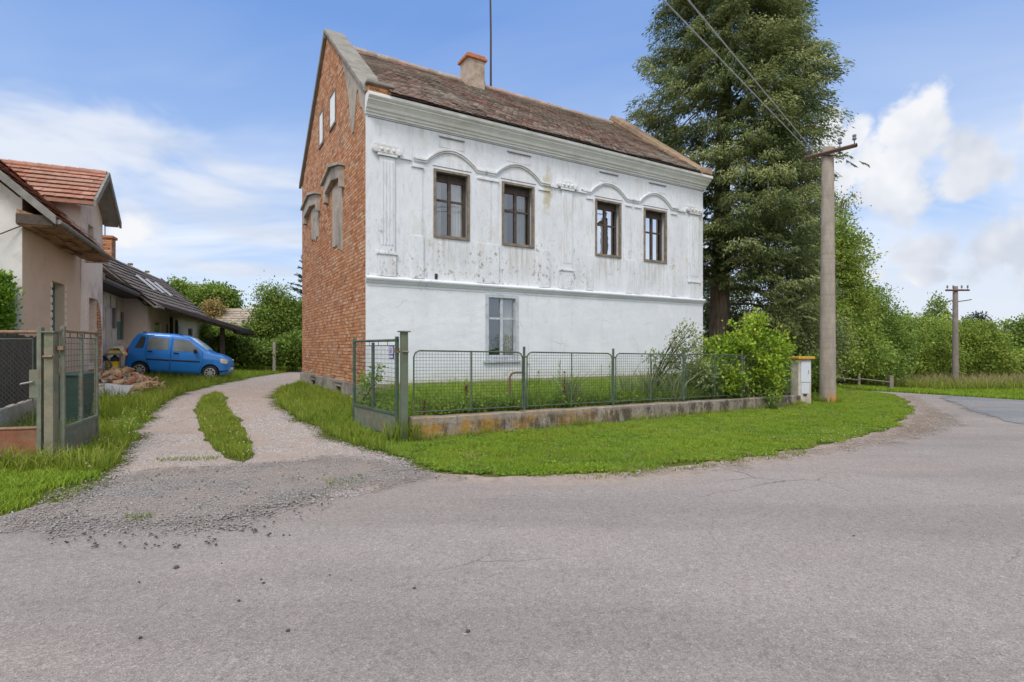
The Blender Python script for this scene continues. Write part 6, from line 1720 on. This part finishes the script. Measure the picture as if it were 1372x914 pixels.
# iris clumps, docks and tall stalks
def iris(px, off, h, lab, seed):
    x, y = fpos(FL(px), off); r = np.random.default_rng(seed); n = 46
    ox, oy = x + r.normal(0, .10, n), y + r.normal(0, .10, n)
    t = thing('iris_clump', lab, 'plant', (x, y, float(gzf(np.array([x]), np.array([y]))[0])), 0, 'iris clumps in the garden bed')
    b = blades('leaves', ox - x, oy - y, lambda a, c: np.zeros(len(a)), h, .032, 'grey_leaf', .7, seed); b.parent = t
for i, (p, off, h, lab) in enumerate(((780, .35, .62, 'pale sword leaved iris clump midway along the fence'), (885, .4, .72, 'large iris clump before the grey green airy shrub'), (908, .25, .62, 'iris clump fanning out at the fourth fence post'), (860, .5, .66, 'iris clump left of the airy shrub base'), (925, .5, .7, 'iris clump right of the fourth fence post'))): iris(p, off, h, lab, 30 + i)
def stalk(px, off, h, mat, lab, grp, seed, leafy=1.0):
    x, y = fpos(FL(px), off); z = float(gzf(np.array([x]), np.array([y]))[0]); r = np.random.default_rng(seed)
    t = thing('weed_stalk', lab, 'plant', (x, y, z), 0, grp)
    MB().tube([(0, 0, 0), (.02, 0, h * .5), (.03, .01, h)], [.008, .006, .003], 5).build('stem', mat, t)
    n = int(34 * leafy); zz = h * (.25 + .75 * r.random(n)); pos = np.column_stack([.02 * np.ones(n), np.zeros(n), zz]); a = r.random(n) * 2 * PI
    ax = unit(np.column_stack([np.cos(a), np.sin(a), .5 + .5 * r.random(n)])); sd = unit(np.cross(ax, np.array([0, 0, 1.])))
    leaves('leaves', pos, ax, sd, .07 + .06 * (1 - zz / h), .02, mat, r.random(n), t)
for i, (p, off, h, mat, lab) in enumerate(((574, .25, .5, 'red_leaf', 'red brown dock plant near the green gate post'), (712, .3, .42, 'red_leaf', 'red brown dock plant by the second fence post'), (767, .3, .7, 'red_leaf', 'rusty red dock plant at the middle bar of the second panel'), (640, .5, .5, 'red_leaf', 'red brown dock plant below the grey window'))): stalk(p, off, h, mat, lab, 'rusty dock plants in the garden bed', 50 + i, 1.5)
for i, (p, off, h, lab) in enumerate(((727, .5, .85, 'thin green stalk left in the second fence panel'), (744, .6, .7, 'short thin stalk in the middle of the second fence panel'), (781, .8, .95, 'tall thin stalk right in the second fence panel'), (830, .6, .8, 'thin stalk just right of the third fence post'), (846, .7, .9, 'tall stalk left of the iris clumps'))): stalk(p, off, h, 'garden_blades', lab, 'tall weed stalks in the garden bed', 60 + i, .8)

# loose stones and asphalt crumbs
def stone_mesh(r, s):
    bm = bmesh.new(); bmesh.ops.create_icosphere(bm, subdivisions=1, radius=s)
    for v in bm.verts: v.co = Vector((v.co.x * r.uniform(.6, 1.2), v.co.y * r.uniform(.6, 1.2), v.co.z * r.uniform(.35, .75)))
    me = bpy.data.meshes.new('asphalt_crumb'); bm.to_mesh(me); bm.free(); me.materials.append(M['crumb_dark']); return me
R = random.Random(8)
crumbs = [(240, 733, .030), (236, 763, .045), (186, 783, .024), (350, 779, .020), (353, 784, .024), (320, 808, .026), (386, 848, .032), (188, 858, .03), (555, 791, .025), (627, 849, .028), (90, 729, .03), (380, 719, .026), (388, 719, .022), (362, 717, .028), (442, 773, .014), (470, 780, .014), (297, 757, .016), (403, 694, .02), (562, 660, .016), (1144, 720, .02)]
meshes = [stone_mesh(R, 1) for _ in range(5)]
for i, (p, q, s) in enumerate(crumbs):
    x, y = at(p, q); o = bpy.data.objects.new('asphalt_crumb', meshes[i % 5]); COL.objects.link(o); s *= .45
    o.location = (x, y, float(zt(x, y)) + .012 + s * .25); o.scale = (s, s, s); o.rotation_euler = (0, 0, R.uniform(0, 6)); tag(o, 'small dark asphalt crumb lying loose on the road surface', 'stone', 'loose asphalt crumbs on the road')
def pebbles(name, poly, n, smin, smax, mat, off, lab, seed, edgeband=None):
    r = np.random.default_rng(seed); xs3 = [p[0] for p in poly]; ys3 = [p[1] for p in poly]
    x = r.uniform(min(xs3), max(xs3), n * 6); y = r.uniform(min(ys3), max(ys3), n * 6); k = in_poly(poly, x, y) & (np.abs(x) < y * 1.05)
    x, y = x[k][:n], y[k][:n]; n = len(x); s = smin + (smax - smin) * r.random(n) ** 2.5
    oc = np.array([(1, 0, 0), (0, 1, 0), (-1, 0, 0), (0, -1, 0), (0, 0, .6), (0, 0, -.5)], float)
    V = oc[None] * (.6 + .6 * r.random((n, 6, 1))) * s[:, None, None]; a = r.random(n) * 6
    c, d = np.cos(a)[:, None], np.sin(a)[:, None]
    V = np.stack([V[..., 0] * c - V[..., 1] * d, V[..., 0] * d + V[..., 1] * c, V[..., 2]], -1) + np.column_stack([x, y, zt(x, y) + off + s * .2])[:, None, :]
    T = np.array([(0, 1, 4), (1, 2, 4), (2, 3, 4), (3, 0, 4), (1, 0, 5), (2, 1, 5), (3, 2, 5), (0, 3, 5)])
    stuff(mesh_np(name, V.reshape(-1, 3), (np.arange(n)[:, None, None] * 6 + T[None]).reshape(-1, 3), mat), lab, 'gravel')
pebbles('loose_gravel', APRON, 3500, .004, .014, 'stone_pale', .024, 'pale loose gravel on the crumbled drive mouth', 1)
pebbles('asphalt_rubble', APRON, 500, .004, .015, 'crumb_dark', .024, 'dark broken asphalt bits on the crumbled drive mouth', 2)
pebbles('asphalt_rubble', A((300, 694), (350, 680), (440, 662), (450, 680), (380, 712), (340, 732), (200, 740), (60, 735), (60, 712), (230, 708)), 300, .004, .018, 'crumb_dark', .02, 'dark asphalt bits along the broken road edge', 3)
pebbles('loose_gravel', DRIVE, 3000, .005, .016, 'stone_pale', .016, 'pale loose gravel on the drive ruts', 4)
pebbles('loose_gravel', SHOULDER, 2500, .006, .024, 'stone_pale', .018, 'pale loose gravel on the road shoulder', 5)
pebbles('road_grit', A((0, 725), (350, 720), (600, 650), (1000, 625), (1372, 600), (1372, 900), (0, 900)), 1600, .002, .009, 'stone_pale', .009, 'fine pale grit on the road', 6)
# scruffy tufts on the apron and along the road edge
x, y = scatter(A((170, 705), (210, 700), (205, 690), (165, 693)), 900, 6, 1, 31); x2_, y2_ = scatter(A((440, 655), (490, 650), (485, 640), (430, 646)), 500, 6, 1, 32); x3_, y3_ = scatter(A((205, 621), (290, 619), (300, 614), (210, 617)), 1500, 6, 1, 33)
x4_, y4_ = scatter(A((60, 690), (120, 660), (118, 652), (70, 665)), 500, 6, 1, 34)
xx_, yy_ = np.concatenate([x, x2_, x3_, x4_]), np.concatenate([y, y2_, y3_, y4_])
stuff(blades('apron_tufts', xx_, yy_, lambda a, b: zt(a, b) + .02, .04, .007, 'rough_blades', .8, 31), 'thin grass tufts growing in the gravel drive mouth', 'grass')
x, y = scatter(A((760, 638), (900, 629), (1000, 616), (1080, 602), (1080, 612), (960, 626), (840, 643), (760, 645)), 900, 7, 1, 35, patch=1.9)
stuff(blades('edge_tufts', x, y, lambda a, b: zt(a, b) + .016, .035, .007, 'rough_blades', .9, 35), 'sparse grass creeping onto the road edge', 'grass')

# ------------------------------------------------------------------ world, sun, camera
SUN_EL, SUN_AZ = math.radians(54), math.radians(194)     # azimuth clockwise from +y: behind the camera, slightly left
w = bpy.data.worlds.new('World'); scene.world = w; w.use_nodes = True
nt = w.node_tree; nt.nodes.clear()
class WG(G):
    def __init__(s): s.nt = nt; s._c = None
g = WG()
bg = g.n('ShaderNodeBackground', Strength=.15); out = g.n('ShaderNodeOutputWorld'); nt.links.new(bg.outputs[0], out.inputs[0])
sky = g.n('ShaderNodeTexSky', sky_type='NISHITA', sun_disc=False, sun_elevation=SUN_EL, sun_rotation=SUN_AZ, altitude=300, air_density=1.0, dust_density=1.2, ozone_density=1.4)
dirv = g.n('ShaderNodeTexCoord').outputs['Generated']
g._c = dirv
dx, dy, dz = g.sep(dirv)
az = g.math('DIVIDE', dx, g.math('MAXIMUM', g.math('ABSOLUTE', dy), .15))
el = g.math('DIVIDE', dz, g.math('SQRT', g.math('ADD', g.math('MULTIPLY', dx, dx), g.math('MULTIPLY', dy, dy))))
base = g.mix(1, sky.outputs[0], (1.25, 1.12, 1.12, 1), 'MULTIPLY')
base = g.mix(.75, base, g.ramp(el, (0, (5.0, 5.8, 6.7)), (.22, (2.9, 4.2, 6.6)), (.6, (1.25, 2.55, 5.7))))
# thin high haze, streaky
pl = g.comb(g.math('DIVIDE', dx, g.math('ADD', g.math('MAXIMUM', dz, 0), .12)), g.math('DIVIDE', dy, g.math('ADD', g.math('MAXIMUM', dz, 0), .12)), 0)
hz = g.noise(.55, 4, .62, vec=g.mapped((.8, 1.5, 1), (2.4, .7, 0), pl), dist=.6)
low = g.step(el, .52, .10)
hm = g.math('MULTIPLY', g.ramp(hz, (.40, 0), (.66, 1)), g.math('ADD', g.math('MULTIPLY', low, .80), .16))
c = g.mix(hm, base, (6.0, 6.35, 6.9, 1))
# cumulus on the right of the view, a pale bank low on the left (given as directions: azimuth tangent, elevation tangent, radii)
def field(blobs):
    f = None; vec = g.comb(az, el, 0)
    for (px, py, rx, ry) in blobs:
        py += 14 if px > 1000 else 0
        a0, e0, ka, ke = (px - CX) / FPX, (HY - py) / FPX, FPX / rx, FPX / ry
        m_ = g.n('ShaderNodeVectorMath', operation='MULTIPLY_ADD')
        g.set(m_.inputs[0], vec); m_.inputs[1].default_value = (ka, ke, 0); m_.inputs[2].default_value = (-a0 * ka, -e0 * ke, 0)
        l_ = g.n('ShaderNodeVectorMath', operation='LENGTH'); g.set(l_.inputs[0], m_.outputs[0]); q = l_.outputs['Value']
        f = q if f is None else g.math('MINIMUM', f, q)
    return g.math('SUBTRACT', 1, f)
wv = g.comb(g.math('MULTIPLY', az, 1), g.math('MULTIPLY', el, 1.35), g.math('MULTIPLY', dy, .2))
puff = g.noise(9, 4, .62, vec=wv); puff2 = g.noise(3.2, 2, .55, vec=g.mapped((1, 1, 1), (4, 2, 0), wv))
fwd = g.step(dy, .1, .3)
az_, el_ = az, el
wd = g.n('ShaderNodeTexNoise', Vector=wv, Scale=5.5, Detail=3, Roughness=.6).outputs['Color']
wx_, wy_, _w = g.sep(wd)
az = g.math('ADD', az, g.math('MULTIPLY', g.math('SUBTRACT', wx_, .5), .16)); el = g.math('ADD', el, g.math('MULTIPLY', g.math('SUBTRACT', wy_, .5), .09))
f1 = field([(1228, 222, 46, 44), (1175, 250, 62, 46), (1130, 255, 60, 48), (1205, 278, 70, 34), (1305, 262, 50, 42), (1285, 285, 50, 26), (1340, 275, 40, 26), (1150, 215, 40, 30), (1365, 232, 26, 24), (1235, 345, 62, 26), (1320, 350, 70, 36), (1370, 345, 60, 50), (1160, 375, 26, 16), (1230, 372, 40, 14), (1450, 280, 90, 70), (1500, 400, 160, 40), (1110, 200, 30, 40)])
az, el = az_, el_
cm = g.math('MULTIPLY', fwd, g.step(g.math('ADD', f1, g.math('MULTIPLY', g.math('SUBTRACT', g.math('ADD', g.math('MULTIPLY', puff, .7), g.math('MULTIPLY', puff2, .3)), .5), 2.8)), -.02, .52))
shade = g.ramp(g.math('ADD', g.math('MULTIPLY', puff2, .5), g.math('MULTIPLY', g.noise(7, 3, .6, vec=g.mapped((1, 1, 1), (0, -.035, 0), wv)), .5)), (.40, 0), (.60, 1))
cc = g.mix(shade, (4.35, 4.65, 5.3, 1), (6.3, 6.35, 6.5, 1))
hzr = g.math('MULTIPLY', fwd, g.math('MULTIPLY', g.math('MULTIPLY', g.step(az, .5, .75), g.step(el, .22, .10)), .75))
c = g.mix(hzr, c, (5.2, 5.55, 6.2, 1))
lf = field([(40, 260, 150, 74), (150, 250, 150, 56), (290, 280, 170, 54), (60, 330, 140, 60), (180, 330, 60, 36), (-150, 250, 200, 110), (380, 330, 120, 20), (330, 372, 120, 12)])
lm = g.math('MULTIPLY', fwd, g.step(g.math('ADD', lf, g.math('MULTIPLY', g.math('SUBTRACT', g.noise(3.4, 4, .6, vec=g.mapped((.8, 2.2, 1), (2, 5, 0), wv), dist=.5), .5), 2.2)), -.10, .75))
lcol = g.mix(g.ramp(g.noise(5, 3, .6, vec=g.mapped((.7, 2.4, 1), (7, 1, 0), wv)), (.42, 0), (.6, 1)), (4.5, 4.95, 5.8, 1), (5.8, 6.0, 6.4, 1))
c = g.mix(g.math('MULTIPLY', lm, .78), c, lcol)
pf_ = field([(182, 338, 30, 22), (165, 345, 26, 18), (140, 48, 22, 30), (160, 72, 26, 10)])
pm = g.math('MULTIPLY', fwd, g.step(g.math('ADD', pf_, g.math('MULTIPLY', g.math('SUBTRACT', puff, .5), 2.2)), .15, .75))
c = g.mix(g.math('MULTIPLY', pm, g.step(el, .6, .35)), c, (6.2, 6.25, 6.4, 1))
c = g.mix(g.math('MULTIPLY', g.math('MULTIPLY', pm, g.step(el, .35, .6)), .35), c, (6.0, 6.1, 6.4, 1))
c = g.mix(g.math('MULTIPLY', cm, .95), c, cc)
# unseen bright cloud added overhead and behind the camera to whiten the fill
bk_m = g.math('MULTIPLY', g.step(g.math('SUBTRACT', dz, g.math('MULTIPLY', dy, .8)), .35, .95), g.ramp(g.noise(2.2, 3, .6, vec=g.mapped((1, 1, 1), (3, 8, 1))), (.36, .35), (.56, 1)))
c = g.mix(bk_m, c, (9.2, 8.9, 8.7, 1))
nt.links.new(c, bg.inputs['Color'])

w.cycles.sampling_method = 'MANUAL'; w.cycles.sample_map_resolution = 512
sun = bpy.data.lights.new('sun', 'SUN'); sun.energy = 2.2; sun.angle = math.radians(16); sun.color = (1, .95, .88)
so = bpy.data.objects.new('sun', sun); COL.objects.link(so)
dv = Vector((math.sin(SUN_AZ) * math.cos(SUN_EL), math.cos(SUN_AZ) * math.cos(SUN_EL), math.sin(SUN_EL)))
so.rotation_euler = (-dv).to_track_quat('-Z', 'Y').to_euler()

cam = bpy.data.cameras.new('camera'); cam.sensor_width = 36; cam.lens = FPX / 1372 * 36; cam.clip_end = 3000; cam.clip_start = .05
cam.shift_x = (686 - CX) / 1372; cam.shift_y = (HY - 457) / 1372
co = bpy.data.objects.new('camera', cam); COL.objects.link(co); co.location = (0, 0, CH); co.rotation_euler = (PI / 2, 0, 0)
scene.camera = co
scene.view_settings.view_transform = 'Standard'; scene.view_settings.look = 'None'; scene.view_settings.exposure = 0
scene.render.engine = 'CYCLES'
scene.cycles.use_adaptive_sampling = True; scene.cycles.adaptive_threshold = .025
scene.cycles.max_bounces = 5; scene.cycles.diffuse_bounces = 3; scene.cycles.glossy_bounces = 3; scene.cycles.transparent_max_bounces = 10
scene.cycles.caustics_reflective = False; scene.cycles.caustics_refractive = False
